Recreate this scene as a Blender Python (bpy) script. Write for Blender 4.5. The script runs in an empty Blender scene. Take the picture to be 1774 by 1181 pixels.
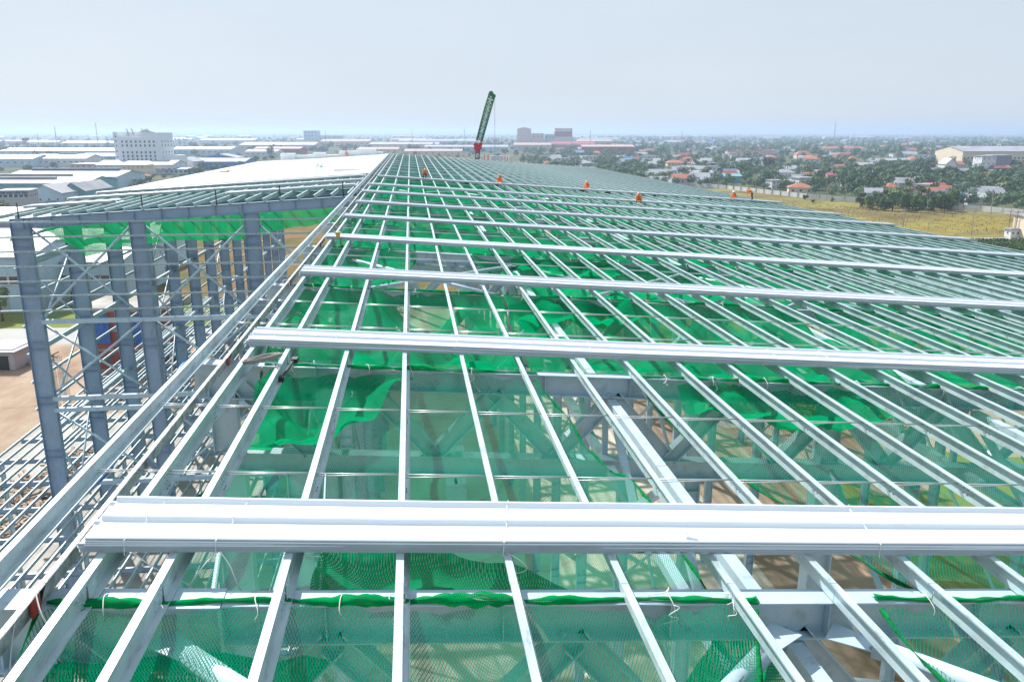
import bpy, bmesh, math, random
import numpy as np
from mathutils import Vector, Matrix
random.seed(7); np.random.seed(7)
sc = bpy.context.scene
COL = sc.collection
R = math.radians

# ---------------------------------------------------------------- camera
CAM = np.array([0.0, 0.0, 38.0])
FPX, CX, CY = 1400.0, 887.0, 590.5                      # focal length and centre for a 1774 x 1181 frame
PITCH = math.atan(362.5 / FPX)
YAW = math.atan(177.0 / (FPX / math.cos(PITCH)))
FW = np.array([math.sin(YAW)*math.cos(PITCH), math.cos(YAW)*math.cos(PITCH), -math.sin(PITCH)])
RT = np.array([math.cos(YAW), -math.sin(YAW), 0.0])
UP = np.cross(RT, FW)
cam_d = bpy.data.cameras.new('camera')
cam_d.sensor_width = 36.0
cam_d.lens = 36.0 * FPX / 1774.0
cam_d.clip_start = 0.1
cam_d.clip_end = 60000.0
cam = bpy.data.objects.new('camera', cam_d)
COL.objects.link(cam)
cam.location = CAM
cam.rotation_euler = (math.pi/2 - PITCH, 0.0, -YAW)
sc.camera = cam

# ---------------------------------------------------------------- sky, sun, exposure
SUN_FROM = Vector((-0.50, 0.95, 1.0)).normalized()       # towards the sun: ahead and to the left
SUN_EL = math.asin(SUN_FROM.z)
SUN_AZ = math.atan2(SUN_FROM.x, SUN_FROM.y)              # clockwise from +Y
world = bpy.data.worlds.new('World')
sc.world = world
world.use_nodes = True
wn = world.node_tree
sky = wn.nodes.new('ShaderNodeTexSky')
sky.sky_type = 'NISHITA'
sky.sun_disc = False
sky.sun_elevation = SUN_EL
sky.sun_rotation = SUN_AZ
sky.altitude = 0.0
sky.air_density = 1.0
sky.dust_density = 1.0
sky.ozone_density = 1.5
bg = wn.nodes['Background']
bg.inputs['Strength'].default_value = 0.050
mxs = wn.nodes.new('ShaderNodeMix'); mxs.data_type = 'RGBA'          # thin bright overcast veil, even over the whole sky
mxs.inputs[0].default_value = 0.84
wtc = wn.nodes.new('ShaderNodeTexCoord'); wmp = wn.nodes.new('ShaderNodeMapping'); wmp.inputs['Scale'].default_value = (1.0, 1.0, 4.0)
wnz = wn.nodes.new('ShaderNodeTexNoise'); wnz.inputs['Scale'].default_value = 2.2; wnz.inputs['Detail'].default_value = 5.0
wrp = wn.nodes.new('ShaderNodeValToRGB')
wrp.color_ramp.elements[0].position = .3; wrp.color_ramp.elements[0].color = (.630, .715, .815, 1)
wrp.color_ramp.elements[1].position = .7; wrp.color_ramp.elements[1].color = (.690, .758, .840, 1)
wsc = wn.nodes.new('ShaderNodeVectorMath'); wsc.operation = 'SCALE'; wsc.inputs[3].default_value = 13.2
wn.links.new(wtc.outputs['Generated'], wmp.inputs[0]); wn.links.new(wmp.outputs[0], wnz.inputs['Vector'])
wn.links.new(wnz.outputs['Fac'], wrp.inputs[0]); wn.links.new(wrp.outputs[0], wsc.inputs[0]); wn.links.new(wsc.outputs[0], mxs.inputs[7])
wn.links.new(sky.outputs[0], mxs.inputs[6])
wn.links.new(mxs.outputs[2], bg.inputs[0])
sun_d = bpy.data.lights.new('sun', 'SUN')
sun_d.energy = 4.7
sun_d.angle = R(0.6)
sun_d.color = (1.0, 0.955, 0.89)
sun = bpy.data.objects.new('sun', sun_d)
COL.objects.link(sun)
sun.location = (0, 0, 120)
sun.rotation_euler = (-SUN_FROM).to_track_quat('-Z', 'Y').to_euler()
sc.view_settings.view_transform = 'Standard'
sc.view_settings.look = 'None'
sc.view_settings.exposure = 0.74
sc.view_settings.gamma = 1.0
sc.view_settings.use_curve_mapping = False
sc.render.engine = 'CYCLES'
cy = sc.cycles
cy.use_denoising = True
cy.max_bounces = 8
cy.diffuse_bounces = 3
cy.glossy_bounces = 3
cy.transmission_bounces = 4
cy.transparent_max_bounces = 20
cy.volume_bounces = 0
cy.caustics_reflective = False
cy.caustics_refractive = False

# ---------------------------------------------------------------- helpers
def ray(px, py):
    return FW + RT*(px-CX)/FPX - UP*(py-CY)/FPX
def at(px, py, z=0.0):
    d = ray(px, py); return CAM + d*((z-CAM[2])/d[2])
def aty(px, py, y):
    d = ray(px, py); return CAM + d*(y/d[1])

class MB:
    """collects polygons for one mesh"""
    def __init__(s):
        s.v = []; s.f = []; s.m = []; s.uv = None
    def add(s, vs, fs, mi=0):
        n = len(s.v); s.v.extend([tuple(map(float, p)) for p in vs])
        s.f.extend([tuple(i+n for i in f) for f in fs]); s.m.extend([mi]*len(fs))
    def box(s, x0, x1, y0, y1, z0, z1, mi=0):
        s.add([(x0,y0,z0),(x1,y0,z0),(x1,y1,z0),(x0,y1,z0),(x0,y0,z1),(x1,y0,z1),(x1,y1,z1),(x0,y1,z1)],
              [(0,3,2,1),(4,5,6,7),(0,1,5,4),(1,2,6,5),(2,3,7,6),(3,0,4,7)], mi)
    def ext(s, prof, p0, p1, up=(0,0,1), mi=0, caps=True, scale1=1.0):
        """extrude a closed 2-D profile (side, up) from p0 to p1"""
        p0 = np.array(p0, float); p1 = np.array(p1, float)
        d = p1-p0; d /= np.linalg.norm(d)
        side = np.cross(d, np.array(up, float)); side /= np.linalg.norm(side)
        u = np.cross(side, d)
        n = len(prof)
        vs = [p0+a*side+b*u for a, b in prof]+[p1+(a*side+b*u)*scale1 for a, b in prof]
        fs = [(i, (i+1) % n, n+(i+1) % n, n+i) for i in range(n)]
        if caps: fs += [tuple(range(n-1, -1, -1)), tuple(range(n, 2*n))]
        s.add(vs, fs, mi)
    def tube(s, pts, r, n=6, mi=0, closed=False):
        """round bar through a list of points; r is one radius or one per point"""
        P = [np.array(p, float) for p in pts]; k = len(P)
        rr = r if hasattr(r, '__len__') else [r]*k
        rings = []; ref = None
        for i in range(k):
            if closed: d = P[(i+1) % k]-P[i-1]
            else: d = P[min(i+1, k-1)]-P[max(i-1, 0)]
            d = d/(np.linalg.norm(d)+1e-9)
            if ref is None:
                ref = np.array((0,0,1.0)) if abs(d[2]) < .9 else np.array((1.0,0,0))
            a = np.cross(d, ref); a /= np.linalg.norm(a)+1e-9
            b = np.cross(a, d); ref = b
            rings.append([P[i]+rr[i]*(a*math.cos(2*math.pi*j/n)+b*math.sin(2*math.pi*j/n)) for j in range(n)])
        vs = [q for g in rings for q in g]; fs = []
        for i in range(k if closed else k-1):
            i2 = (i+1) % k
            for j in range(n):
                fs.append((i*n+j, i*n+(j+1) % n, i2*n+(j+1) % n, i2*n+j))
        if not closed: fs += [tuple(range(n-1, -1, -1)), tuple((k-1)*n+j for j in range(n))]
        s.add(vs, fs, mi)
    def mesh(s, name, mats, smooth=False):
        me = bpy.data.meshes.new(name)
        me.from_pydata(s.v, [], s.f)
        for m in (mats if isinstance(mats, (list, tuple)) else [mats]): me.materials.append(m)
        if any(s.m): me.polygons.foreach_set('material_index', s.m)
        if smooth: me.polygons.foreach_set('use_smooth', [True]*len(s.f))
        if s.uv is not None:
            lay = me.uv_layers.new(name='UVMap')
            li = np.zeros(len(me.loops), dtype=np.int32); me.loops.foreach_get('vertex_index', li)
            lay.data.foreach_set('uv', np.array(s.uv, dtype=np.float32)[li].ravel())
        me.update()
        return me

def spl(pts, n=4):
    P = [np.array(p, float) for p in pts]; out = []
    for i in range(len(P)-1):
        p_ = P[max(i-1,0)]; a = P[i]; b = P[i+1]; n_ = P[min(i+2,len(P)-1)]
        for s in range(n):
            t = s/n; out.append(.5*((2*a)+(-p_+b)*t+(2*p_-5*a+4*b-n_)*t*t+(-p_+3*a-3*b+n_)*t**3))
    out.append(P[-1]); return out
WPOS = {}
def place(name, data, parent=None, loc=(0,0,0), rot=(0,0,0), local=False, **props):
    o = bpy.data.objects.new(name, data)
    COL.objects.link(o)
    l = np.array(loc, float)
    if parent is not None:
        o.parent = parent
        if not local: l = l-WPOS[parent.name]
    WPOS[o.name] = np.array(loc, float) if not local or parent is None else WPOS[parent.name]+l
    o.location = l
    o.rotation_euler = rot
    for k, v in props.items():
        if v is not None: o[k] = v
    return o
def empty(name, loc, parent=None, **props):
    o = place(name, None, parent, loc, **props); o.empty_display_size = .3
    return o
def build(name, mb, mats, parent=None, smooth=False, loc=(0,0,0), **props):
    """mesh whose vertices are world coordinates; its origin is moved to loc"""
    me = mb.mesh(name, mats, smooth)
    if any(loc): me.transform(Matrix.Translation(-Vector([float(a) for a in loc])))
    return place(name, me, parent, loc, **props)
def autoloc(mb):
    a = np.array(mb.v); lo = a.min(0); hi = a.max(0)
    return ((lo[0]+hi[0])/2, (lo[1]+hi[1])/2, lo[2])
def tree_copy(src, loc, rotz=0.0, scale=1.0, **props):
    """a copy of a thing with copies of its parts and sub-parts"""
    c = src.copy(); COL.objects.link(c)
    c.location = loc; c.rotation_euler = (0, 0, rotz); c.scale = (scale,)*3 if not hasattr(scale, '__len__') else scale
    for k, v in props.items():
        if v is not None: c[k] = v
    for ch in src.children:
        d = ch.copy(); COL.objects.link(d); d.parent = c
        for g in ch.children:
            e = g.copy(); COL.objects.link(e); e.parent = d
    return c

# ---------------------------------------------------------------- materials
def mat(name, col, rough=.6, metal=0.0, var=.12, scale=3.0, bump=0.0, spec=.5, col2=None, detail=4.0, streak=None, bscale=None):
    m = bpy.data.materials.new(name); m.use_nodes = True
    nt = m.node_tree; b = nt.nodes['Principled BSDF']
    b.inputs['Roughness'].default_value = rough
    b.inputs['Metallic'].default_value = metal
    b.inputs['Specular IOR Level'].default_value = spec
    tc = nt.nodes.new('ShaderNodeTexCoord')
    src = tc.outputs['Object']
    if streak:
        mp = nt.nodes.new('ShaderNodeMapping'); mp.inputs['Scale'].default_value = streak
        nt.links.new(src, mp.inputs[0]); src = mp.outputs[0]
    nz = nt.nodes.new('ShaderNodeTexNoise'); nz.inputs['Scale'].default_value = scale; nz.inputs['Detail'].default_value = detail
    nz.inputs['Roughness'].default_value = .6
    nt.links.new(src, nz.inputs['Vector'])
    rp = nt.nodes.new('ShaderNodeValToRGB')
    c = np.array(col)
    a = c*(1-var); d = np.minimum(c*(1+var), .95) if col2 is None else np.array(col2)
    if col2 is not None: a = c
    rp.color_ramp.elements[0].position = .32; rp.color_ramp.elements[0].color = (*a, 1)
    rp.color_ramp.elements[1].position = .68; rp.color_ramp.elements[1].color = (*d, 1)
    nt.links.new(nz.outputs['Fac'], rp.inputs[0]); nt.links.new(rp.outputs[0], b.inputs['Base Color'])
    if bump:
        n2 = nt.nodes.new('ShaderNodeTexNoise'); n2.inputs['Scale'].default_value = bscale or scale*4; n2.inputs['Detail'].default_value = 3
        nt.links.new(tc.outputs['Object'], n2.inputs['Vector'])
        bp = nt.nodes.new('ShaderNodeBump'); bp.inputs['Strength'].default_value = bump; bp.inputs['Distance'].default_value = .05
        nt.links.new(n2.outputs['Fac'], bp.inputs['Height']); nt.links.new(bp.outputs[0], b.inputs['Normal'])
    return m

def dirt(m, col, scale, lo, hi, streak=(1,1,1)):
    """smudges and water marks with a shape of their own"""
    nt = m.node_tree; b = nt.nodes['Principled BSDF']
    tc = nt.nodes.new('ShaderNodeTexCoord'); mp = nt.nodes.new('ShaderNodeMapping'); mp.inputs['Scale'].default_value = streak
    nz = nt.nodes.new('ShaderNodeTexNoise'); nz.inputs['Scale'].default_value = scale; nz.inputs['Detail'].default_value = 8; nz.inputs['Roughness'].default_value = .7
    rp = nt.nodes.new('ShaderNodeValToRGB'); rp.color_ramp.elements[0].position = lo; rp.color_ramp.elements[0].color = (1,1,1,1); rp.color_ramp.elements[1].position = hi; rp.color_ramp.elements[1].color = (*col, 1)
    mx = nt.nodes.new('ShaderNodeMix'); mx.data_type = 'RGBA'; mx.blend_type = 'MULTIPLY'; mx.inputs[0].default_value = 1.0
    oi = nt.nodes.new('ShaderNodeObjectInfo'); ad = nt.nodes.new('ShaderNodeVectorMath'); ad.operation = 'ADD'
    nt.links.new(tc.outputs['Object'], ad.inputs[0]); nt.links.new(oi.outputs['Location'], ad.inputs[1]); nt.links.new(ad.outputs[0], mp.inputs[0]); nt.links.new(mp.outputs[0], nz.inputs['Vector'])
    nt.links.new(nz.outputs['Fac'], rp.inputs[0])
    nt.links.new(b.inputs['Base Color'].links[0].from_socket, mx.inputs[6]); nt.links.new(rp.outputs[0], mx.inputs[7]); nt.links.new(mx.outputs[2], b.inputs['Base Color'])
def net_mat(name, col, cell, wire, dens=0.0):
    """knotted netting: diamond cells of real size, the holes fully open"""
    m = bpy.data.materials.new(name); m.use_nodes = True
    nt = m.node_tree; N = nt.nodes; L = nt.links
    for n in list(N): N.remove(n)
    out = N.new('ShaderNodeOutputMaterial')
    uv = N.new('ShaderNodeTexCoord')
    sp = N.new('ShaderNodeSeparateXYZ'); L.new(uv.outputs['UV'], sp.inputs[0])
    def mth(op, a, b=None, clamp=False):
        n = N.new('ShaderNodeMath'); n.operation = op; n.use_clamp = clamp
        for i, x in enumerate((a, b)):
            if x is None: continue
            if isinstance(x, (int, float)): n.inputs[i].default_value = x
            else: L.new(x, n.inputs[i])
        return n.outputs[0]
    su = mth('MULTIPLY', sp.outputs[0], 1/cell); sv = mth('MULTIPLY', sp.outputs[1], .62/cell)
    fa = mth('FRACT', mth('ADD', su, sv)); fb = mth('FRACT', mth('SUBTRACT', su, sv))
    line = mth('MAXIMUM', mth('LESS_THAN', fa, wire), mth('LESS_THAN', fb, wire))
    nz = N.new('ShaderNodeTexNoise'); nz.inputs['Scale'].default_value = .9; nz.inputs['Detail'].default_value = 3
    L.new(uv.outputs['UV'], nz.inputs['Vector'])
    extra = mth('MULTIPLY', mth('SUBTRACT', nz.outputs['Fac'], .35, True), dens*3)
    fac = mth('ADD', line, mth('ADD', extra, dens*.45), True)
    rp = N.new('ShaderNodeValToRGB'); c = np.array(col)
    rp.color_ramp.elements[0].color = (*(c*.8), 1); rp.color_ramp.elements[1].color = (*np.minimum(c*1.2, .9), 1)
    L.new(nz.outputs['Fac'], rp.inputs[0])
    df = N.new('ShaderNodeBsdfDiffuse'); tl = N.new('ShaderNodeBsdfTranslucent'); tr = N.new('ShaderNodeBsdfTransparent')
    L.new(rp.outputs[0], df.inputs[0]); L.new(rp.outputs[0], tl.inputs[0])
    mx = N.new('ShaderNodeMixShader'); mx.inputs[0].default_value = .5
    L.new(df.outputs[0], mx.inputs[1]); L.new(tl.outputs[0], mx.inputs[2])
    m2 = N.new('ShaderNodeMixShader'); L.new(fac, m2.inputs[0]); L.new(tr.outputs[0], m2.inputs[1]); L.new(mx.outputs[0], m2.inputs[2])
    L.new(m2.outputs[0], out.inputs['Surface'])
    return m

def leaf_mat(name, col, col2):
    m = mat(name, col, rough=.75, col2=col2, scale=.35, spec=.2)
    nt = m.node_tree; b = nt.nodes['Principled BSDF']
    oi = nt.nodes.new('ShaderNodeObjectInfo')
    hs = nt.nodes.new('ShaderNodeHueSaturation')
    ml = nt.nodes.new('ShaderNodeMath'); ml.operation = 'MULTIPLY_ADD'; ml.inputs[1].default_value = .7; ml.inputs[2].default_value = .65
    nt.links.new(oi.outputs['Random'], ml.inputs[0]); nt.links.new(ml.outputs[0], hs.inputs['Value'])
    nt.links.new(b.inputs['Base Color'].links[0].from_socket, hs.inputs['Color']); nt.links.new(hs.outputs[0], b.inputs['Base Color'])
    return m

M = {}
M['galv'] = mat('galvanised_steel', (.48,.61,.65), .40, .2, .16, 3.5, bump=.03, streak=(1,.3,1), detail=10)
M['galv_dark'] = mat('weathered_galvanised_steel', (.50,.54,.55), .5, .2, .22, 5.0)
M['paint'] = mat('pale_grey_steel_paint', (.41,.55,.65), .45, 0, .08, 1.3)
M['paint_b'] = mat('blue_grey_steel_paint', (.25,.36,.49), .5, 0, .08, 1.0)
M['rod'] = mat('zinc_rod', (.72,.74,.76), .35, .5, .05, 9)
M['sheet'] = mat('white_roof_sheet', (.72,.79,.85), .36, 0, .025, .7, streak=(.15,1,1))
M['oldsheet'] = mat('laid_white_roof_sheet', (.80,.80,.79), .4, 0, .05, .25, streak=(.2,1,1))
M['dark'] = mat('shadow_gap_dark', (.05,.055,.06), .9)  # near-black colour of the painted shadow gap
M['black'] = mat('black_steel', (.02,.02,.022), .6)
M['red'] = mat('red_oxide', (.42,.04,.025), .6)
M['rope'] = mat('pale_rope', (.27,.25,.235), .9, scale=60, var=.25)
M['cord'] = mat('white_cord', (.78,.78,.76), .8)
M['green_cord'] = mat('green_rolled_net', (.01,.34,.10), 1.0, spec=.05, bump=.9, bscale=90, col2=(.003,.17,.05), scale=14)
M['net'] = net_mat('green_safety_net', (.0003,.34,.19), .034, .215, .035)
M['net2'] = net_mat('dense_green_safety_net', (.0003,.34,.14), .036, .36, .52)
M['net3'] = net_mat('light_green_safety_net', (.0003,.31,.18), .045, .185, .03)
M['net4'] = net_mat('hanging_green_sheet_net', (.001,.26,.09), .05, .30, .34)
M['conc'] = mat('pale_concrete', (.37,.36,.34), .9, 0, .18, .12, bump=.1, detail=8)
M['floor'] = mat('screed_floor', (.60,.53,.45), .9, 0, .14, .2, bump=.1, detail=8)
M['soil'] = mat('orange_soil', (.22,.135,.08), 1, 0, .3, .16, bump=1.0, bscale=.6, detail=8, col2=(.42,.33,.25), streak=(1.0,.45,1.0))
M['road'] = mat('pale_concrete_road', (.34,.34,.33), .9, 0, .08, .1)
M['drygrass'] = mat('dry_grass_field', (.14,.095,.04), 1, col2=(.235,.225,.065), scale=.03, bump=.6, bscale=.6, detail=9, spec=.1)
M['orangegrass'] = mat('parched_field', (.21,.115,.05), 1, col2=(.15,.13,.05), scale=.06, bump=.5, bscale=.6, detail=8, spec=.1)
M['yellow'] = mat('yellow_grass', (.27,.22,.035), 1, col2=(.15,.12,.04), scale=.12, bump=.4, bscale=.7, detail=8, spec=.1)
M['grass'] = mat('rough_green_grass', (.12,.20,.03), 1, col2=(.22,.20,.06), scale=.1, bump=.6, bscale=1.0, detail=8, spec=.1)
M['land'] = mat('lowland', (.045,.075,.03), 1, col2=(.13,.125,.07), scale=.012, detail=10, spec=.1)
M['leaf'] = leaf_mat('dark_foliage', (.045,.10,.05), (.12,.185,.085))
M['leaf2'] = leaf_mat('mid_foliage', (.065,.13,.045), (.15,.21,.075))
M['bushleaf'] = leaf_mat('bush_foliage', (.05,.11,.02), (.12,.19,.045))
M['millwall'] = mat('pale_grey_blue_render', (.72,.76,.80), .8, 0, .05, .05)
M['palm'] = leaf_mat('palm_foliage', (.05,.085,.03), (.10,.14,.05))
M['bark'] = mat('bark', (.12,.09,.065), .95)
M['wall_w'] = mat('white_render', (.62,.64,.67), .8, 0, .05, .2)
M['wall_c'] = mat('cream_render', (.66,.56,.43), .8, 0, .05, .2)
M['wall_g'] = mat('grey_render', (.42,.42,.46), .8, 0, .06, .2)
M['wall_b'] = mat('pale_blue_cladding', (.42,.58,.68), .6, 0, .05, .2)
M['wall_t'] = mat('teal_cladding', (.13,.36,.42), .6, 0, .1, .2)
M['wall_p'] = mat('pinkish_render', (.60,.46,.42), .8, 0, .06, .2)
M['wall_v'] = mat('slate_violet_render', (.22,.22,.32), .8, 0, .06, .2)
M['roof_w'] = mat('white_sheet_roof', (.33,.35,.40), .5, 0, .06, .05, streak=(1,.2,1))
M['roof_g'] = mat('grey_sheet_roof', (.40,.42,.45), .55, 0, .08, .05, streak=(1,.2,1))
M['roof_r'] = mat('terracotta_roof', (.40,.15,.085), .85, 0, .2, .6)
M['roof_m'] = mat('maroon_cladding', (.30,.07,.085), .7, 0, .1, .2)
M['roof_b'] = mat('blue_sheet_roof', (.06,.20,.42), .5, 0, .1, .1)
M['roof_s'] = mat('rusty_sheet_roof', (.33,.22,.19), .8, col2=(.45,.38,.35), scale=.3)
M['vent'] = mat('navy_ridge_vent', (.06,.12,.27), .6)
M['glass'] = mat('window_glass', (.03,.045,.06), .12, 0, .2, .5, spec=.8)
M['brick'] = mat('red_brown_brick', (.30,.085,.06), .9, 0, .15, 1.2)
M['tarp'] = mat('blue_tarpaulin', (.015,.12,.42), .5, 0, .25, 1.5, bump=.6, bscale=1.5)
M['rust'] = mat('rusty_debris', (.20,.10,.06), .9, col2=(.42,.36,.30), scale=.9)
M['orange'] = mat('orange_workwear', (.85,.17,.01), .85, 0, .1, 12)
M['salmon'] = mat('faded_orange_board', (.80,.33,.20), .7)
M['navy'] = mat('dark_trousers', (.025,.03,.05), .9)
M['skin'] = mat('skin', (.42,.24,.15), .6)
M['helmet_y'] = mat('orange_helmet', (.9,.30,.015), .35)
M['helmet_w'] = mat('white_helmet', (.85,.85,.85), .35)
M['crane_g'] = mat('crane_green', (.01,.17,.05), .5, 0, .2, 1.0)
M['crane_r'] = mat('crane_red', (.45,.015,.03), .5)
M['blue'] = mat('blue_plastic', (.01,.16,.62), .4)
M['letters'] = mat('dark_blue_letters', (.035,.05,.22), .6)

dirt(M['galv'], (.62,.62,.60), 5.0, .52, .70, (2.0,.5,1.0))
dirt(M['galv_dark'], (.45,.44,.40), 4.0, .45, .65)
dirt(M['paint'], (.66,.63,.58), 3.0, .54, .72)
dirt(M['paint_b'], (.68,.62,.55), 1.2, .54, .74, (1,1,.35))
dirt(M['sheet'], (.80,.79,.76), 2.2, .58, .76, (.4,1.5,1))
dirt(M['roof_w'], (.66,.62,.58), .05, .45, .70)
dirt(M['roof_g'], (.66,.60,.55), .05, .45, .70)
dirt(M['wall_w'], (.70,.66,.60), .15, .50, .72, (1,1,.4))
dirt(M['wall_b'], (.74,.72,.70), .12, .50, .72, (1,1,.3))
dirt(M['orangegrass'], (.55,.72,.45), .06, .42, .62)
dirt(M['drygrass'], (.60,.55,.50), .05, .46, .64)
dirt(M['conc'], (.62,.56,.48), .10, .46, .66)
dirt(M['floor'], (.70,.66,.60), .12, .48, .68)
M['netroll'] = net_mat('bunched_green_net', (.002,.36,.11), .022, .42, .75)
# profiles (side, up)
def prof_box(w, h): return [(-w/2,-h/2),(w/2,-h/2),(w/2,h/2),(-w/2,h/2)]
def prof_i(h, b, tf, tw):                                # I-section, origin at the top
    return [(-b/2,0),(-b/2,-tf),(-tw/2,-tf),(-tw/2,-h+tf),(-b/2,-h+tf),(-b/2,-h),(b/2,-h),(b/2,-h+tf),(tw/2,-h+tf),(tw/2,-tf),(b/2,-tf),(b/2,0)]
def prof_z(h, b, t, lip=.02):                            # Z-section, origin at the top of the web; top flange to -side, bottom to +side
    return [(t,0),(-b,0),(-b,-lip),(-b+t,-lip),(-b+t,-t),(0,-t),(0,-h),(b,-h),(b,-h+lip),(b-t,-h+lip),(b-t,-h+t),(t,-h+t)]
def prof_c(h, b, t):                                     # C-section opening to +side, origin at mid height
    return [(0,-h/2),(b,-h/2),(b,-h/2+t),(t,-h/2+t),(t,h/2-t),(b,h/2-t),(b,h/2),(0,h/2)]

# ================================================================ the setting
def sheet(name, pts, z, m, kind='structure', sub=0):
    mb = MB(); mb.add([(p[0], p[1], z) for p in pts], [tuple(range(len(pts)))])
    return build(name, mb, m, kind=kind)
G = 30000.0
sheet('ground', [(-G,-300),(G,-300),(G,G),(-G,G)], 0.0, M['land'])
sheet('construction_ground', [(-130,-60),(120,-60),(120,190),(-130,190)], .004, M['soil'])
sheet('dry_field', [(46,140),(46,560),(215,541),(232,459),(259,408),(280,373),(320,300),(330,190),(150,100)], .008, M['drygrass'])
sheet('parched_field', [(-110,192),(44,192),(44,520),(-110,420)], .008, M['orangegrass'])
sheet('grass_ground', [(43,-20),(130,-20),(140,105),(60,130),(43,120)], .012, M['grass'])
sheet('concrete_yard', [(-54,20),(-6,20),(-6,190),(-30,190),(-30,113),(-50,112)], .012, M['conc'])
sheet('concrete_floor', [(-5.5,-10),(30,-10),(30,186),(-5.5,186)], .016, M['floor'])
sheet('road', [(-420,166),(-55,153),(-31,150),(-31,163.5),(-55,166.5),(-420,181)], .016, M['road'])
sheet('verge', [(-420,181.5),(-31,164),(-31,188),(-420,204)], .008, M['grass'])
def blob(name, cx, cy, rx, ry, z, m, n=26, rot=0.0):
    pts = []
    ph = [random.uniform(0, 6.28) for _ in range(4)]
    for i in range(n):
        a = 2*math.pi*i/n
        k = 1+.16*math.sin(2*a+ph[0])+.12*math.sin(3*a+ph[1])+.08*math.sin(5*a+ph[2])
        x, y = rx*k*math.cos(a), ry*k*math.sin(a)
        pts.append((cx+x*math.cos(rot)-y*math.sin(rot), cy+x*math.sin(rot)+y*math.cos(rot)))
    return sheet(name, pts, z, m)
for iz, (px, py, rx, ry) in enumerate([(1600,397,9,20),(1700,392,17,17),(1610,402,16,6),(1745,388,12,10),(1500,382,8,16),(1400,370,14,20),(1690,380,14,10)]):
    p = at(px, py); blob('yellow_grass_patch', p[0], p[1], rx, ry, .012+.004*iz, M['yellow'])
p0 = at(1590, 414); p1 = at(1774, 411); p2 = at(1774, 416); p3 = at(1590, 418)
sheet('track', [p0, p1, (p1[0]+80, p1[1]+5), (p2[0]+80, p2[1]+5), p2, p3], .044, M['road'])
for iz, (px, py, rx, ry, k) in enumerate([(60,690,9,5,'soil'),(90,640,12,4,'soil'),(1330,760,5,9,'soil'),(1240,700,6,10,'conc'),(1720,740,10,14,'soil'),(1500,790,7,10,'soil')]):
    p = at(px, py); blob('bare_earth_patch' if k == 'soil' else 'concrete_patch', p[0], p[1], rx, ry, .02+.004*iz, M[k])

# ================================================================ the hall
MR, ML = .072, .058                       # roof pitches right and left of the ridge
RIDGE, EAVE, LEAVE = -4.55, 41.05, -30.0
def rz(x): return 33.1-MR*x
ZR = rz(RIDGE)
def lz(x): return ZR+ML*(x-RIDGE)         # left half, falls to the left
Y0, D, NF = 8.3, 9.28, 20
FY = [Y0+D*k for k in range(NF)]
YL = [65.0+D*k for k in range(14)]
hall = empty('factory_hall', (18.0, 90.0, 0.0), label='unfinished steel-framed factory hall with open white purlins and green nets', category='building')
angR, angL = math.atan(MR), -math.atan(ML)

# --- roof trusses of the right half: rafter, bottom chord, diagonals
def prof_h(d, b, tf, tw):
    return [(-d/2,-b/2),(-d/2+tf,-b/2),(-d/2+tf,-tw/2),(d/2-tf,-tw/2),(d/2-tf,-b/2),(d/2,-b/2),(d/2,b/2),(d/2-tf,b/2),(d/2-tf,tw/2),(-d/2+tf,tw/2),(-d/2+tf,b/2),(-d/2,b/2)]
RT_OFF = -.27
mb = MB(); mb.ext(prof_i(.5,.32,.02,.014), (-2.2,0,rz(-2.2)+RT_OFF), (EAVE,0,rz(EAVE)+RT_OFF))
for i in range(22):                       # web stiffeners
    x = -1.1+2.0*i; z = rz(x)+RT_OFF
    for s in (-1, 1): mb.box(x-.006, x+.006, s*.012 if s > 0 else -.14, .14 if s > 0 else -.012, z-.475, z-.025)
me_rafter = mb.mesh('rafter', M['paint'])
mb = MB(); mb.ext(prof_i(.78,.40,.022,.016), (RIDGE-.25,0,rz(RIDGE)+RT_OFF+.02), (-2.21,0,rz(-2.2)+RT_OFF+.005))
mb.box(-2.24,-2.20,-.2,.2,rz(-2.2)+RT_OFF-.80,rz(-2.2)+RT_OFF-.02)
me_haunch = mb.mesh('haunch', M['paint'])
mb = MB(); mb.ext(prof_i(.46,.36,.02,.014), (RIDGE+.2,0,rz(RIDGE)+RT_OFF-2.05), (EAVE,0,rz(EAVE)+RT_OFF-2.05))
me_chord = mb.mesh('bottom_chord', M['paint'])
def diag_prof(): return prof_h(.24,.26,.02,.014)
dx = 1.4; nodes = []
x = 1.75-4*dx; top = True
while x < EAVE-.5:
    nodes.append((x, rz(x)+RT_OFF+(-.52 if top else -2.03))); x += dx; top = not top
dm = []
for t in (0, 1):                          # two alike diagonals, falling and rising
    mb = MB(); a, b = nodes[t], nodes[t+1]
    mb.ext(prof_h(.34,.28-.016*t,.02,.014+.006*t), (0,0,0), (b[0]-a[0],0,b[1]-a[1]), up=(0,1,0))
    dm.append(mb.mesh('diagonal', M['paint']))
mb = MB()
for i in range(len(nodes)-1):
    a, b = nodes[i], nodes[i+1]
    mb.ext(prof_box(.32,.28-.016*(i % 2)), (a[0],0,a[1]), (b[0],0,b[1]), up=(0,1,0))
me_lattice = mb.mesh('diagonal', M['paint'])
mb = MB(); mb.box(0,.008,-.10,.10,-.29,-.05); me_cleat = mb.mesh('cleat', M['galv'])
mb = MB(); mb.ext(prof_box(.05,.05), (.03,-.02,-.2), (.34,-.06,-.72)); me_fly = mb.mesh('fly_brace', M['galv'])
PXS = [-3.58, -2.81]+[-1.52+1.29*k for k in range(34)]
PXS[-1] = EAVE
trusses = []
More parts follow.
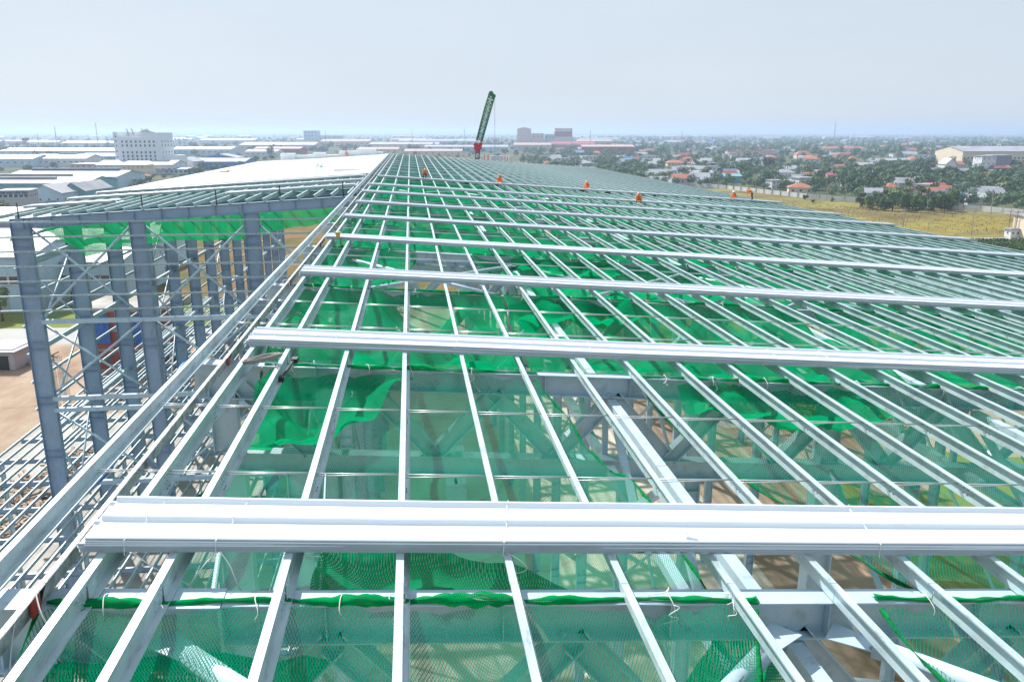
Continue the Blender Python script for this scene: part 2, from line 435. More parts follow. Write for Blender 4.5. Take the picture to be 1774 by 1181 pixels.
for k, y in enumerate(FY):
    t = empty('roof_truss', (0, y, 32.0), hall); trusses.append(t)
    place('rafter', me_rafter, t, (0, y, 0)); place('haunch', me_haunch, t, (0, y, 0)); place('bottom_chord', me_chord, t, (0, y, 0))
    if k < 6:
        for i in range(len(nodes)-1):
            if i % 2 == 0 or True: place('diagonal', dm[i % 2], t, (nodes[i][0], y, nodes[i][1]))
    else: place('diagonal', me_lattice, t, (0, y, 0), kind='stuff')
    if k < 3:
        for j, x in enumerate(PXS):
            place('cleat', me_cleat, t, (x+.006, y, rz(x)))
            if j > 3: place('fly_brace', me_fly, t, (x, y-.16, rz(x)))
    elif k < 11:
        mb = MB()
        for x in PXS:
            mb.box(x+.006, x+.016, y-.1, y+.1, rz(x)-.29, rz(x)-.05)
            mb.ext(prof_box(.05,.05), (x+.03,y-.16,rz(x)-.2), (x+.34,y-.2,rz(x)-.72))
        build('cleat', mb, M['galv'], t, kind='stuff')
# --- columns
def col_mesh(d, b, z1, m=M['paint'], st=(5,10,15,20,25)):
    mb = MB(); mb.ext(prof_h(d, b, .03, .02), (0,0,0), (0,0,z1), up=(0,1,0))
    mb.box(-d/2-.15, d/2+.15, -b/2-.15, b/2+.15, 0, .05)
    for z in st:
        if z < z1-.5:
            for q in (0, .55):
                mb.box(-d/2+.03, d/2-.03, -b/2+.01, -.012, z+q, z+q+.025); mb.box(-d/2+.03, d/2-.03, .012, b/2-.01, z+q, z+q+.025)
    return mb.mesh('column', m)
for X, dd in ((-4.25, .7), (10.0, .62), (25.5, .62), (40.5, .7)):
    me = col_mesh(dd, .42, rz(X)-2.8)
    for k, y in enumerate(FY): place('column', me, hall, (X, y, .016))
    mb = MB(); mb.ext(prof_h(dd*.8,.3,.02,.014), (0,0,rz(X)-2.3), (0,0,rz(X)-.8), up=(0,1,0)); mp = mb.mesh('column_head', M['paint'])
    for k, y in enumerate(FY): place('column_head', mp, hall, (X, y, 0))
# --- longitudinal lattice trusses between the frames
L2 = D-.4
mb = MB(); mb.ext(prof_box(.2,.16), (0,.2,-.86), (0,D-.2,-.86)); mb.box(-.14,.14,.17,.2,-1.02,-.72); me_lt = mb.mesh('top_chord', M['paint'])
mb = MB(); mb.ext(prof_box(.2,.2), (0,.2,-2.5), (0,D-.2,-2.5)); me_lb = mb.mesh('bottom_chord', M['paint'])
lw = []
seg = L2/4
for i in range(4):
    mb = MB(); ya = .2+seg*i
    za, zb = (-.96, -2.4) if i % 2 == 0 else (-2.4, -.96)
    mb.ext(prof_box(.15-.01*(i % 2),.15), (0,ya+.1,za), (0,ya+seg-.1,zb), up=(1,0,0)); lw.append(mb.mesh('web_member', M['paint']))
mb = MB(); mb.ext(prof_box(.13,.13), (0,.32,-2.4), (0,.32,-.95), up=(1,0,0)); lw.append(mb.mesh('web_member', M['paint']))
for X in (4.45, 13.65, 22.8, 31.9):
    for k in range(-1, 9):
        y = Y0+D*k
        t = empty('longitudinal_truss', (X, y, rz(X)), hall)
        for me in (me_lt, me_lb, *lw): place(me.name.split('.')[0], me, t, (X, y, rz(X)))
# --- runway girders and vertical bracing between the inner columns
mb = MB(); mb.ext(prof_i(.55,.3,.02,.014), (0,.22,0), (0,D-.22,0)); me_rg = mb.mesh('runway_girder', M['paint'])
for X in (-4.25, 10.0, 25.5, 40.5):
    for k in range(0, 14):
        for z in ((24.0, 16.0) if X > 0 else (25.0,)): place('runway_girder', me_rg, hall, (X, FY[k], z))
    for k in (0, 2, 4, 6, 8):
        for za, zb in ((23.3, 16.2), (30.0-(X > 30)*2.2, 24.2)):
            for s in (0, 1):
                b1 = MB(); b1.tube([(X+.1*s-.05, FY[k]+.35, za if s else zb), (X+.1*s-.05, FY[k+1]-.35, zb if s else za)], .07, 8)
                build('column_brace', b1, M['paint'], hall, True, loc=autoloc(b1))
# --- tubular roof bracing in two bays, with gusset plates
def brace(p, q, r=.12, gus=True):
    b = MB(); b.tube([p, q], r, 12); o = build('tube_brace', b, M['paint'], hall, True, loc=autoloc(b))
    if gus:
        for e, f in ((p, q), (q, p)):
            e = np.array(e); f = np.array(f); d = (f-e)/np.linalg.norm(f-e)
            b = MB(); s = np.cross(d, (0,0,1)); s /= np.linalg.norm(s)
            a = e-d*.45
            b.ext([(-.05,-.006),(.05,-.006),(.05,.006),(-.05,.006)], a, e+d*.25, scale1=1.0)
            b.add([tuple(e-d*.5-s*.2), tuple(e-d*.5+s*.2), tuple(e+d*.12+s*.09), tuple(e+d*.12-s*.09),
                   tuple(e-d*.5-s*.2+(0,0,.014)), tuple(e-d*.5+s*.2+(0,0,.014)), tuple(e+d*.12+s*.09+(0,0,.014)), tuple(e+d*.12-s*.09+(0,0,.014))],
                  [(0,1,2,3),(7,6,5,4),(0,4,5,1),(1,5,6,2),(2,6,7,3),(3,7,4,0)])
            for u in (-.02,.12):
                for w in (-.06,.06):
                    c = e+d*u*1.0+s*w; b.tube([c+(0,0,.0), c+(0,0,.055)], .018, 6)
            build('gusset', b, M['paint'], o)
for X0, X1, k0 in [(-2.45,1.95,-1),(3.9,-.5,-1),(5.2,9.6,-1)]:
    p = (X0, Y0-.62, rz(X0)-.56); q = (X0+(X1-X0)*2.0, Y0-8.6, rz(X1)-.75)
    brace(p, q)
for X in (-2.6, 5.2, 13.0, 20.8):
    for (xa, xb) in ((X, X+6.9), (X+6.9, X)):
        brace((xa, FY[2]+.6, rz(xa)-.62-.1*(xa > xb)), (xb, FY[3]-.6, rz(xb)-.62-.1*(xa > xb)), .08, True)
for X in (-2.6, 5.2, 13.0):
    for (xa, xb) in ((X, X+6.9), (X+6.9, X)):
        brace((xa, FY[7]+.6, rz(xa)-.62-.1*(xa > xb)), (xb, FY[8]-.6, rz(xb)-.62-.1*(xa > xb)), .08, False)
# --- purlins, a piece to each bay
zp = prof_z(.25,.085,.006)
mb = MB(); mb.ext(zp, (0,0,0), (0,D-.012,0)); 
for yy in (2.95, 5.85):                    # punched slots beside the sag rods
    for dz in (-.08,-.17):
        for d2 in (-.03,.07): mb.box(-.0015,.0075,yy+d2-.022,yy+d2+.022,dz-.007,dz+.007,1)
    for d2 in (-.03,.07): mb.box(.03,.045,yy+d2-.03,yy+d2+.03,-.252,-.2425,1)
me_pz = mb.mesh('purlin', [M['galv'], M['black']])
for a in range(2):
    pass
mb = MB(); mb.ext(zp, (0,0,0), (0,D*14+1.0,0)); me_pl = mb.mesh('purlin', M['galv'])
for j, x in enumerate(PXS):
    for k in range(-1, 5):
        place('purlin', me_pz, hall, (x+.0015*((k+j) % 2), Y0-.15+D*k, rz(x)+.002*((k) % 2)), (0, angR, 0))
    place('purlin', me_pl, hall, (x, Y0-.15+D*5, rz(x)), (0, angR, 0))
# small bolts on the nearest purlin laps
mb = MB()
for dz in (-.07,-.18):
    for dy in (-.22,-.08,.08,.22): mb.tube([(.008,dy,dz),(.03,dy,dz)], .011, 6)
me_bolt = mb.mesh('bolt_set', M['galv'])
for j, x in enumerate(PXS[:12]): place('bolt_set', me_bolt, hall, (x, Y0-.15, rz(x)), (0, angR, 0), kind='stuff')
# ridge members: a deep channel and a plain edge beam
mb = MB(); mb.ext([(.008,0),(-.07,0),(-.07,-.03),(-.062,-.03),(-.062,-.008),(0,-.008),(0,-.2),(.12,-.2),(.12,-.17),(.112,-.17),(.112,-.192),(.008,-.192)], (0,0,0), (0,D-.012,0)); me_ch = mb.mesh('ridge_channel', M['galv'])
mb = MB(); mb.ext(prof_z(.27,-.06,.007), (0,0,0), (0,D-.012,0)); me_eb = mb.mesh('edge_beam', M['galv_dark'])
for k in range(-1, 19):
    place('ridge_channel', me_ch, hall, (RIDGE-.03, Y0-.15+D*k, rz(RIDGE)+.05), (0, 0, 0))
    place('edge_beam', me_eb, hall, (-4.02, Y0-.15+D*k, rz(-4.02)+.02), (0, angR, 0))
# eave strut under the ridge edge
mb = MB(); mb.ext(prof_box(.16,.16), (-3.86,0,rz(-3.9)-.42), (-3.86,D-.4,rz(-3.9)-.42)); me_es = mb.mesh('ridge_strut', M['paint'])
for k in range(-1, 7): place('ridge_strut', me_es, hall, (0, Y0+.2+D*k, 0))
# small posts from strut to edge beam
mb = MB(); mb.ext(prof_box(.07,.07), (-3.9,0,rz(-3.9)-.42), (-4.0,-.22,rz(-4)-.02), up=(0,1,0)); me_po = mb.mesh('strut_post', M['paint_b'])
for k in range(-1, 6):
    for dy in (3.6, 6.4): place('strut_post', me_po, hall, (0, Y0+D*k+dy, 0))
# red painted splice plates on the edge beam
mb = MB(); mb.box(-.012,.012,-.09,.09,-.22,-.02); me_sp = mb.mesh('splice_plate', M['red'])
for k in range(0, 4): place('splice_plate', me_sp, hall, (-3.99, Y0-.36+D*k, rz(-4.02)))
# --- sag rods
near_rods = 0
mbr = MB()
for k in range(-1, 19):
    for off in (2.95, 5.85):
        y = Y0+D*k+off
        xs = [RIDGE]+[-4.02]+PXS
        for i in range(len(xs)-1):
            a, b = xs[i], xs[i+1]
            for s in (0, 1):
                w = random.uniform(-.012,.012)
                p = (a, y+(.0 if s else .035)+w, rz(a)-.07-.03*s); q = (b, y+(.09 if s else .06), rz(b)-.07-.015*s)
                if -1 <= k <= 1 and i < 24:
                    b1 = MB(); b1.tube([p, q], .0095, 5); near_rods += 1
                    build('sag_rod', b1, M['rod'], hall, True, loc=p)
                else: mbr.tube([p, q], .0105, 4)
build('sag_rod', mbr, M['rod'], hall, kind='stuff')

# --- left half of the hall
me_cl = col_mesh(1.35, .5, lz(LEAVE)-.35, M['paint_b'], (3,8,12.5,17,21.5,26,29.5))
for y in YL: place('column', me_cl, hall, (LEAVE+.75, y, .012))
for X in (-20.9, -12.4):
    place('column', col_mesh(1.1, .45, lz(X)-1.1, M['paint_b'], (3,8,12.5,17,21.5,26,29.5)), hall, (X, 65.0, .012))
mb = MB(); mb.ext(prof_i(.82,.36,.022,.016), (LEAVE+.05,0,lz(LEAVE)-.27), (RIDGE,0,lz(RIDGE)-.27))
for i in range(13):
    x = -29+2.0*i; z = lz(x)-.27
    mb.box(x-.008, x+.008, -.16, -.012, z-.79, z-.03)
me_rl = mb.mesh('rafter', M['paint_b'])
for y in YL: place('rafter', me_rl, hall, (0, y, 0))
LX = [RIDGE-.35-1.29*i for i in range(21)]
mb = MB(); mb.ext(zp, (0,0,0), (0,33.5,0)); me_ll = mb.mesh('purlin', M['galv'])
for x in LX: place('purlin', me_ll, hall, (x, 64.6, lz(x)), (0, angL, 0))
mb = MB(); mb.ext(prof_c(.13,.09,.008), (LEAVE-1.4,0,0), (RIDGE-.1,0,0)); me_gi = mb.mesh('gable_rail', M['galv'])
for z in (31.45,30.35,29.25,28.12,26.98,25.84,24.72): place('gable_rail', me_gi, hall, (0, 64.55, z))
mb = MB(); mb.ext(prof_box(.3,.34), (LEAVE+1.3,0,0), (RIDGE-.1,0,0)); me_gb = mb.mesh('gable_beam', M['paint'])
for z in (23.75, 17.5, 16.55, 10.2): place('gable_beam', me_gb, hall, (0, 64.9, z))
gx = [LEAVE+.75, -20.9, -12.4, RIDGE]
for za, zb in ((31.0,24.1),(23.5,17.8),(16.3,10.4)):
    for i in range(3):
        for s in (0, 1):
            a, b = gx[i]+.5, gx[i+1]-.5
            b1 = MB(); b1.tube([(a, 65.05+.12*s, za if s else zb), (b, 65.05+.12*s, zb if s else za)], .1, 8)
            build('gable_brace', b1, M['paint'], hall, True, loc=autoloc(b1))
mb = MB(); mb.ext(prof_z(.2,.07,.008), (0,0,0), (0,D*13+.6,0)); me_wr = mb.mesh('wall_rail', M['galv'])
for i in range(13): place('wall_rail', me_wr, hall, (LEAVE-.12, 64.9, 30.2-2.25*i))
mb = MB(); mb.ext(prof_box(.32,.4), (0,0,0), (0,D*13,0)); me_wb = mb.mesh('wall_beam', M['paint'])
for z in (28.4, 21.6, 14.6): place('wall_beam', me_wb, hall, (LEAVE+.75, 65.0, z))
for k in (0, 3, 6, 9):
    for za, zb in ((28,21.8),(21.4,14.8),(14.4,2)):
        for s in (0, 1):
            b1 = MB(); b1.tube([(LEAVE+.4+.25*s, YL[k]+.3, za if s else zb), (LEAVE+.4+.25*s, YL[k+1]-.3, zb if s else za)], .09, 8)
            build('wall_brace', b1, M['paint'], hall, True, loc=autoloc(b1))
# laid white sheeting on the far left slope: ribbed
mb = MB(); YA, YB = 93.5, 178.0
mb.box(-31.75, RIDGE-.1, YA, YB, -1.0, -.95)
vs = mb.v; mb.v = []
for (x, y, z) in vs: mb.v.append((x, y, lz(x)+.02+(.06 if z > -.96 else 0)))
n = int((YB-YA)/1.2)
for i in range(n):
    y = YA+.3+i*1.2
    for (xa, xb) in ((-31.75, RIDGE-.1),):
        mb.add([(xa,y-.03,lz(xa)+.08),(xa,y+.03,lz(xa)+.08),(xa,y,lz(xa)+.105),(xb,y-.03,lz(xb)+.08),(xb,y+.03,lz(xb)+.08),(xb,y,lz(xb)+.105)],
               [(0,1,2),(3,5,4),(0,2,5,3),(1,4,5,2)])
build('roof_covering', mb, M['oldsheet'], hall, loc=(RIDGE, YA, lz(RIDGE)))
mb = MB()  # dark strip standing in for the shadow gap at the sheeting's front edge
mb.add([(-31.7,YA-1.3,lz(-31.7)+.02),(RIDGE-.2,YA-1.3,lz(RIDGE)+.02),(RIDGE-.2,YA,lz(RIDGE)+.02),(-31.7,YA,lz(-31.7)+.02),
        (-31.7,YA-1.3,lz(-31.7)+.05),(RIDGE-.2,YA-1.3,lz(RIDGE)+.05),(RIDGE-.2,YA,lz(RIDGE)+.05),(-31.7,YA,lz(-31.7)+.05)],
       [(3,2,1,0),(4,5,6,7),(0,1,5,4),(1,2,6,5),(2,3,7,6),(3,0,4,7)])
build('shadow_gap_strip', mb, M['dark'], hall, loc=(RIDGE, YA, lz(RIDGE)))

# --- low annex frame on the left, below
ann = empty('annex_frame', (-22.0, 90.0, 0.012), label='low steel annex frame of thin purlins below the open gable wall', category='steel frame')
AZ, AY0, AY1 = 9.0, 42.0, 150.0
mb = MB(); mb.ext(prof_z(.2,.07,.008), (0,0,0), (0,AY1-AY0,0)); me_ap = mb.mesh('purlin', M['galv'])
for i in range(30): place('purlin', me_ap, ann, (-38.6+1.06*i, AY0, AZ))
mb = MB(); mb.ext(prof_i(.42,.22,.02,.014), (-38.8,0,AZ-.21), (-7.0,0,AZ-.21)); me_ab = mb.mesh('beam', M['paint_b'])
mb = MB(); mb.ext(prof_h(.3,.3,.02,.014), (0,0,.02), (0,0,AZ-.63), up=(0,1,0)); me_ac = mb.mesh('post', M['paint'])
y = AY0+.5
i = 0
while y < AY1:
    place('beam', me_ab, ann, (0, y, 0))
    if i % 2 == 0:
        for X in (-38.2,-27.5,-17.0,-8.0): place('post', me_ac, ann, (X, y, 0))
    y += 5.3; i += 1

# ================================================================ bundles of white roof sheets lying on the purlins
ORD = ['first','second','third','fourth','fifth','sixth','seventh','eighth','ninth','tenth','eleventh','twelfth','thirteenth','fourteenth','fifteenth','sixteenth','seventeenth','eighteenth','nineteenth','twentieth']
PAN = [(0,-.012),(0,.034),(.016,.042),(.03,.036),(.034,.028),(.09,.004),(.12,0),(.50,0),(.53,.004),(.556,.03),(.56,.044),(.585,.048),(.60,.04),(.604,.03),(.66,.004),(.69,0),(1.03,0),(1.05,.004),(1.085,.034),(1.09,.042),(1.115,.044),(1.12,.02)]
def sheet_mesh(name, xs, zf, seed, wob=.008, w=1.0, rib=1.0):
    rnd = random.Random(seed); mb = MB(); T = .006
    n = len(PAN); rings = []
    ph = [rnd.uniform(0, 6.28) for _ in range(4)]
    for x in xs:
        dy = wob*(math.sin(x*.45+ph[0])+.6*math.sin(x*1.1+ph[1])); dz = .35*wob*math.sin(x*.8+ph[2])
        up = [(x, p[0]*w+dy, zf(x)+p[1]*rib+dz) for p in PAN]; lo = [(x, p[0]*w+dy, zf(x)+p[1]*rib+dz-T) for p in PAN[::-1]]
        rings.append(up+lo)
    N = 2*n
    mb.v = [p for r in rings for p in r]
    for i in range(len(xs)-1):
        for j in range(N): mb.f.append((i*N+j, i*N+(j+1) % N, (i+1)*N+(j+1) % N, (i+1)*N+j))
    # end caps
    for r in (0, len(xs)-1):
        for j in range(n-1): mb.f.append((r*N+j, r*N+j+1, r*N+N-2-j, r*N+N-1-j))
    mb.m = [0]*len(mb.f)
    return mb
def bundle(y, xa, xb, zf, label, n=5, seed=0, cords=(), gap=.019, w=1.0, rib=1.0):
    root = empty('sheet_bundle', ((xa+xb)/2, y, zf((xa+xb)/2)), label=label, category='roof sheets', group='bundles of white roof sheets across the purlins')
    rnd = random.Random(seed)
    k = max(8, int(abs(xb-xa)/1.3))
    for i in range(n):
        a = xa+rnd.uniform(-.06,.06); b = xb+rnd.uniform(-.3,.3)
        xs = [a+(b-a)*j/k for j in range(k+1)]
        oy = rnd.uniform(-.012,.012)
        mb = sheet_mesh('roof_sheet', xs, lambda x: zf(x)+.02+i*gap, seed*3+i//2, .007, w, rib if i == n-1 else 1.0)
        mb.v = [(p[0], p[1]+y+oy, p[2]) for p in mb.v]
        build('roof_sheet', mb, M['sheet'], root, loc=(xa, y, zf(xa)))
    H = .02+n*gap
    for cx_ in cords:
        z0 = zf(cx_)
        pts = [(cx_-.03, y-.03, z0-.02), (cx_-.02, y-.02, z0+H+.03), (cx_, y+.05, z0+H+.035), (cx_+.03, y+.12, z0+H+.0), (cx_+.07, y+.5, z0+H),
               (cx_+.06, y+.56, z0+H+.045), (cx_+.08, y+.62, z0+H+.035), (cx_+.1, y+.7, z0+H), (cx_+.14, y+1.05, z0+H), (cx_+.16, y+1.1, z0+H+.042), (cx_+.16, y+1.15, z0-.02)]
        mb = MB(); mb.tube(pts, .0055, 4); build('tie_cord', mb, M['cord'], root, loc=pts[0])
    return root
rzb = lambda x: rz(x)
YB_ = [8.82, 18.05, 27.2, 36.6, 45.9, 55.4, 65.2, 74.3]
names = ['nearest white sheet bundle crossing the whole foreground over the purlins']+['%s white sheet bundle from the camera, lying across the right roof' % ORD[i] for i in range(1, 8)]
ends = [43, 42.5, 42, 41.6, 41.4, 41.5, 41.2, 41.3]
for i, y in enumerate(YB_):
    bundle(y, -3.83+.05*(i % 3), ends[i], rzb, names[i], 6, i+1, [(-3.35,-2.35,1.0,5.9,12.5),(-3.3,-1.9,.9,4.1,8.8,10.2),(-2.6,2.1,9),(),(),(),(),()][i], w=.97 if i == 0 else 1.0, rib=1.4 if i == 0 else (1.3 if i < 3 else 1.0))
bundle(88.2, -3.6, 41.9, rzb, 'far white sheet bundle under the crouching workers on the right roof', 6, 20, w=1.15)
lzb = lambda x: lz(x)
bundle(87.2, -31.6, -4.9, lzb, 'white sheet bundle on the left slope nearest the laid white roof', 10, 21, w=1.3)
bundle(79.6, -31.4, -4.9, lzb, 'middle white sheet bundle on the left slope', 10, 22, w=1.3)
bundle(71.6, -31.8, -24.6, lzb, 'short white sheet bundle above the left gable corner', 10, 23, w=1.3)
bundle(71.8, -15.6, -4.9, lzb, 'short white sheet bundle on the left slope near the ridge', 10, 24, w=1.3)
# dark wooden bearers under the far bundle
mb = MB()
mb.box(-.3,.3,.02,.5,-.14,.014)
me_be = mb.mesh('bearer', M['black'])
for i, x in enumerate([6.0,9.0,18.5,21.5,27.0,33.5,36.2,38.9]):
    place('bearer', me_be, None, (x, 88.1, rz(x)), (0,angR,0), label='small black bearer block under the far bundle, %s from the ridge' % ORD[i], category='bearer', group='black bearers under the far bundle')

# ================================================================ green safety nets
def sn(x, y, s=1.0):
    return math.sin(x*1.31*s+.7)*math.sin(y*1.17*s+1.9)+.5*math.sin(x*2.9*s+y*1.3*s)+.3*math.sin(y*4.1*s-x*2.2*s)
def net(label, x0, x1, ya, yb, sag, m, zf=rz, ex0=None, ex1=None, top=-.33, roll=(False, False), ties=True, seed=0, fold=.10, tie=2.58, dy=.12, hem=False, group='green safety nets slung under the roof beams'):
    """a sagging net between two roof beams; ex0/ex1 give the left and right edge for t in 0..1"""
    rnd = random.Random(seed*17+3)
    nx = max(6, int((x1-x0)/(.22 if ya < 40 else .42))); ny = 26 if ya < 40 else 16
    mb = MB(); uv = []
    off = rnd.uniform(0, 50)
    for j in range(ny+1):
        t = j/ny
        a = ex0(t) if ex0 else x0; b = ex1(t) if ex1 else x1
        for i in range(nx+1):
            s = i/nx; x = a+(b-a)*s; y = ya+dy+(yb-ya-2*dy)*t
            c = (4*t*(1-t))
            prof = c**.55
            lift = 1-.45*abs(2*s-1)**3
            if top > -.3: c2 = 1-t; prof = min(1, (c2/.5))**.8 if t > .5 else 1.0
            scal = abs(math.sin(math.pi*(x+off)/tie))*(.05 if top > -.3 or t > .5 else .16)*(1-c)-(.04 if t > .5 else 0)*(1-c)
            g = fold*(sn(x*1.6+off, y*.9+off)-1.3*max(0, math.sin(x*.9+.55*y+off))**6+.5*abs(math.sin(x*2.3-.8*y+off)))*(.35+c)
            gather = .10*math.sin(x*7+3*math.sin(x*1.7+off))*(1-c)**2
            z = zf(x)+top-sag*prof*lift-scal+g+gather*.5
            mb.v.append((x+.05*math.sin(y*2+off), y, z)); uv.append((x*1.0, y*1.0-.6*z))
    for j in range(ny):
        for i in range(nx): mb.f.append((j*(nx+1)+i, j*(nx+1)+i+1, (j+1)*(nx+1)+i+1, (j+1)*(nx+1)+i))
    mb.m = [0]*len(mb.f); mb.uv = uv
    o = build('safety_net', mb, m, None, True, loc=((x0+x1)/2, (ya+yb)/2, zf((x0+x1)/2)+top), label=label, category='net', group=group)
    if hem:
        for col_ in (0, nx):
            b1 = MB(); hp_ = [mb.v[j*(nx+1)+col_] for j in range(ny+1)]
            b1.tube(hp_, [.022+.014*math.sin(j*1.9+off) for j in range(ny+1)], 6); build('hem', b1, M['green_cord'], o, True, loc=hp_[0])
    for e, on in ((0, roll[0]), (1, roll[1])):
        if not on: continue
        a = (ex0(e) if ex0 else x0); b = (ex1(e) if ex1 else x1); y = ya-.02 if e == 0 else yb+.02
        b1 = MB(); k = max(8, int((b-a)/.06)); uvr = []; ns = 11
        for i in range(k+1):
            x = a+(b-a)*i/k
            env = .22+.78*abs(math.sin(math.pi*(x+off)/(tie*.5)))**.8*(.6+.4*math.sin(x*1.3+off))
            yc = y+.05*sn(x*.9+off, 1); zc = zf(x)+RT_OFF+.012
            for q in range(ns):                       # a loose roll: spiral section, crumpled
                an = -2.6+q*.78+.5*math.sin(x*3.3+off)+.35*math.sin(x*9.1+q*1.7)
                rq = env*(.022+.0085*q+.017*math.sin(x*17+q*2.1)+.020*math.sin(x*7.7-q*1.3+off))
                b1.v.append((x+.012*math.sin(q*2+x*13), yc+1.5*rq*math.cos(an), max(zf(x)+RT_OFF+.004, zc+.045*env+.8*rq*math.sin(an)))); uvr.append((x, q*.03))
        for i in range(k):
            for q in range(ns-1): b1.f.append((i*ns+q, i*ns+q+1, (i+1)*ns+q+1, (i+1)*ns+q))
        b1.m = [0]*len(b1.f); b1.uv = uvr
        build('rolled_edge', b1, M['netroll'], o, True, loc=(a, y, zf(a)+RT_OFF))
        if ties:
            x = a+.6
            while x < min(b, 16):
                yy = y+rnd.uniform(-.06,.06); z = zf(x)+RT_OFF
                b1 = MB(); ju = lambda v: rnd.uniform(-v, v)
                q = [(x+ju(.05),yy-.2,z-.06),(x+ju(.03),yy-.19,z+.03),(x+ju(.04),yy,z+.09),(x+ju(.06),yy+.14,z+.02)]
                b1.tube(spl(q), .006, 4)
                if rnd.random() < .6:
                    l = rnd.uniform(.08,.35); c0 = q[1]
                    b1.tube(spl([c0,(c0[0]+ju(.05),yy-.25,z+ju(.04)),(c0[0]+ju(.09),yy-.24,z-l*.35),(c0[0]+ju(.08),yy-.23,z-l*.65),(c0[0]+ju(.12),yy-.22+ju(.05),z-l)]), .006, 4)
                if rnd.random() < .35:
                    c0 = q[2]; b1.tube(spl([c0,(c0[0]+ju(.1),yy+ju(.1),z+.09),(c0[0]+ju(.2),yy+ju(.1),z+.06),(c0[0]+ju(.25),yy+ju(.15),z+.03)]), .006, 4)
                build('tie_cord', b1, M['cord'], o, True, loc=q[0])
                x += rnd.uniform(.5, 2.4)
    return o
F = FY
def lin(a, b): return lambda t: a+(b-a)*t
# foreground bay (towards and below the camera)
net('green safety net in the bay below the camera, left sheet by the ridge', -4.0, 3.2, F[0]-D, F[0]-.12, 1.15, M['net'], ex1=lambda t: 2.6+1.4*t-.9*math.sin(3.1*t), roll=(False, True), hem=True, seed=1, fold=.16, top=-.29)
net('green safety net in the bay below the camera, right sheet beyond the white lattice truss', 5.7, 18, F[0]-D, F[0]-.12, 1.3, M['net3'], ex0=lambda t: 6.4-.9*t, roll=(False, True), hem=True, seed=2, top=-.29)
net('green safety net behind the nearest bundle, left sheet with a slanting torn edge', -3.3, 3.3, F[0]+.12, F[1]-.1, .85, M['net'], ex1=lambda t: 3.6-.9*t+.4*math.sin(3.1*t), roll=(False, True), hem=True, seed=3, fold=.13)
net('thin green safety net behind the nearest bundle, right sheet over the trusses', 5.3, 24, F[0]+.12, F[1]-.1, .9, M['net3'], ex0=lambda t: 6.6-1.5*t, roll=(False, True), hem=True, seed=4)
net('thin green safety net behind the nearest bundle, far right sheet', 24.4, 40.5, F[0]+.12, F[1]-.1, .8, M['net3'], seed=5)
net('bright green net behind the second bundle, left sheet with loose folds', -3.9, 2.9, F[1]+.1, F[2]-.1, 1.0, M['net2'], roll=(False, True), hem=True, seed=6, fold=.22)
net('green net behind the second bundle, middle sheet over bare columns', 3.0, 13.5, F[1]+.1, F[2]-.1, .9, M['net2'], roll=(False, True), hem=True, seed=7, fold=.2)
net('green net behind the second bundle, right sheet', 14.0, 40.5, F[1]+.1, F[2]-.1, .9, M['net2'], seed=8, roll=(False, True))
net('green net strip beside the ridge behind the third bundle', -3.9, -1.1, F[2]+.1, F[3]-.1, .8, M['net2'], ex1=lambda t: -1.4+1.5*t, roll=(False, True), hem=True, seed=9, fold=.2)
net('green net gathered behind the third bundle right of the open gap', 3.9, 14, F[2]+3.0, F[3]-.1, .9, M['net2'], ex0=lambda t: 4.6-2.0*t, roll=(False, True), hem=True, seed=10, fold=.25)
net('green net behind the third bundle, right sheet', 14.4, 40.5, F[2]+.1, F[3]-.1, .9, M['net2'], seed=11, roll=(False, True))
for k in range(3, 19):
    cuts = [(-3.9, 9.2+1.2*math.sin(k)), (9.8+1.2*math.sin(k), 24+1.5*math.sin(k*2)), (24.6+1.5*math.sin(k*2), 40.5)]
    for c, (a, b) in enumerate(cuts):
        net('%s green net under the roof bay counted from the camera, %s sheet' % (ORD[k+1].capitalize() if 0 else ORD[k+1], ('ridge-side', 'middle', 'eave-side')[c]), a, b, F[k]+.1, F[k+1]-.1, .75+.25*math.sin(k*1.7+c),
            M['net2'] if k < 9 else M['net3'], roll=(False, k < 7), ties=k < 5, seed=20+k*3+c, fold=.17)
# loose flaps and doubled layers of net
net('bright doubled net flap hanging under the second beam at the left', -3.2, -.4, F[0]+5.2, F[1]-.15, .5, M['net2'], top=-.42, ex1=lambda t: -1.6+1.5*t, seed=71, fold=.2)
net('bright net swag just behind the nearest beam below the bundle', -1.3, 3.0, F[0]+.15, F[0]+1.6, .45, M['net2'], top=-.34, ex1=lambda t: 3.2-3.2*t, seed=72, fold=.1)
net('bright net swag in front of the nearest beam at the lower left', -4.0, -1.4, F[0]-3.2, F[0]-.3, .5, M['net2'], top=-.75, ex1=lambda t: -3.2+2.2*t, seed=73, fold=.12)
net('narrow net swag in front of the nearest beam at lower centre', 1.2, 4.0, F[0]-2.6, F[0]-.25, .4, M['net2'], top=-.6, ex0=lambda t: 1.4+1.9*t, seed=74, fold=.1)
net('crumpled net heaped on the third beam near the white lattice truss', 3.2, 7.2, F[2]-2.2, F[2]-.15, .45, M['net2'], top=-.38, seed=75, fold=.25)
net('crumpled net heaped on the fourth beam near the white lattice truss', 4.6, 9.0, F[3]-2.4, F[3]-.15, .45, M['net2'], top=-.38, seed=76, fold=.25)
net('net flap gathered on the second beam right of the lattice truss', 6.0, 10.5, F[1]-1.9, F[1]-.15, .45, M['net2'], top=-.4, seed=77, fold=.2)
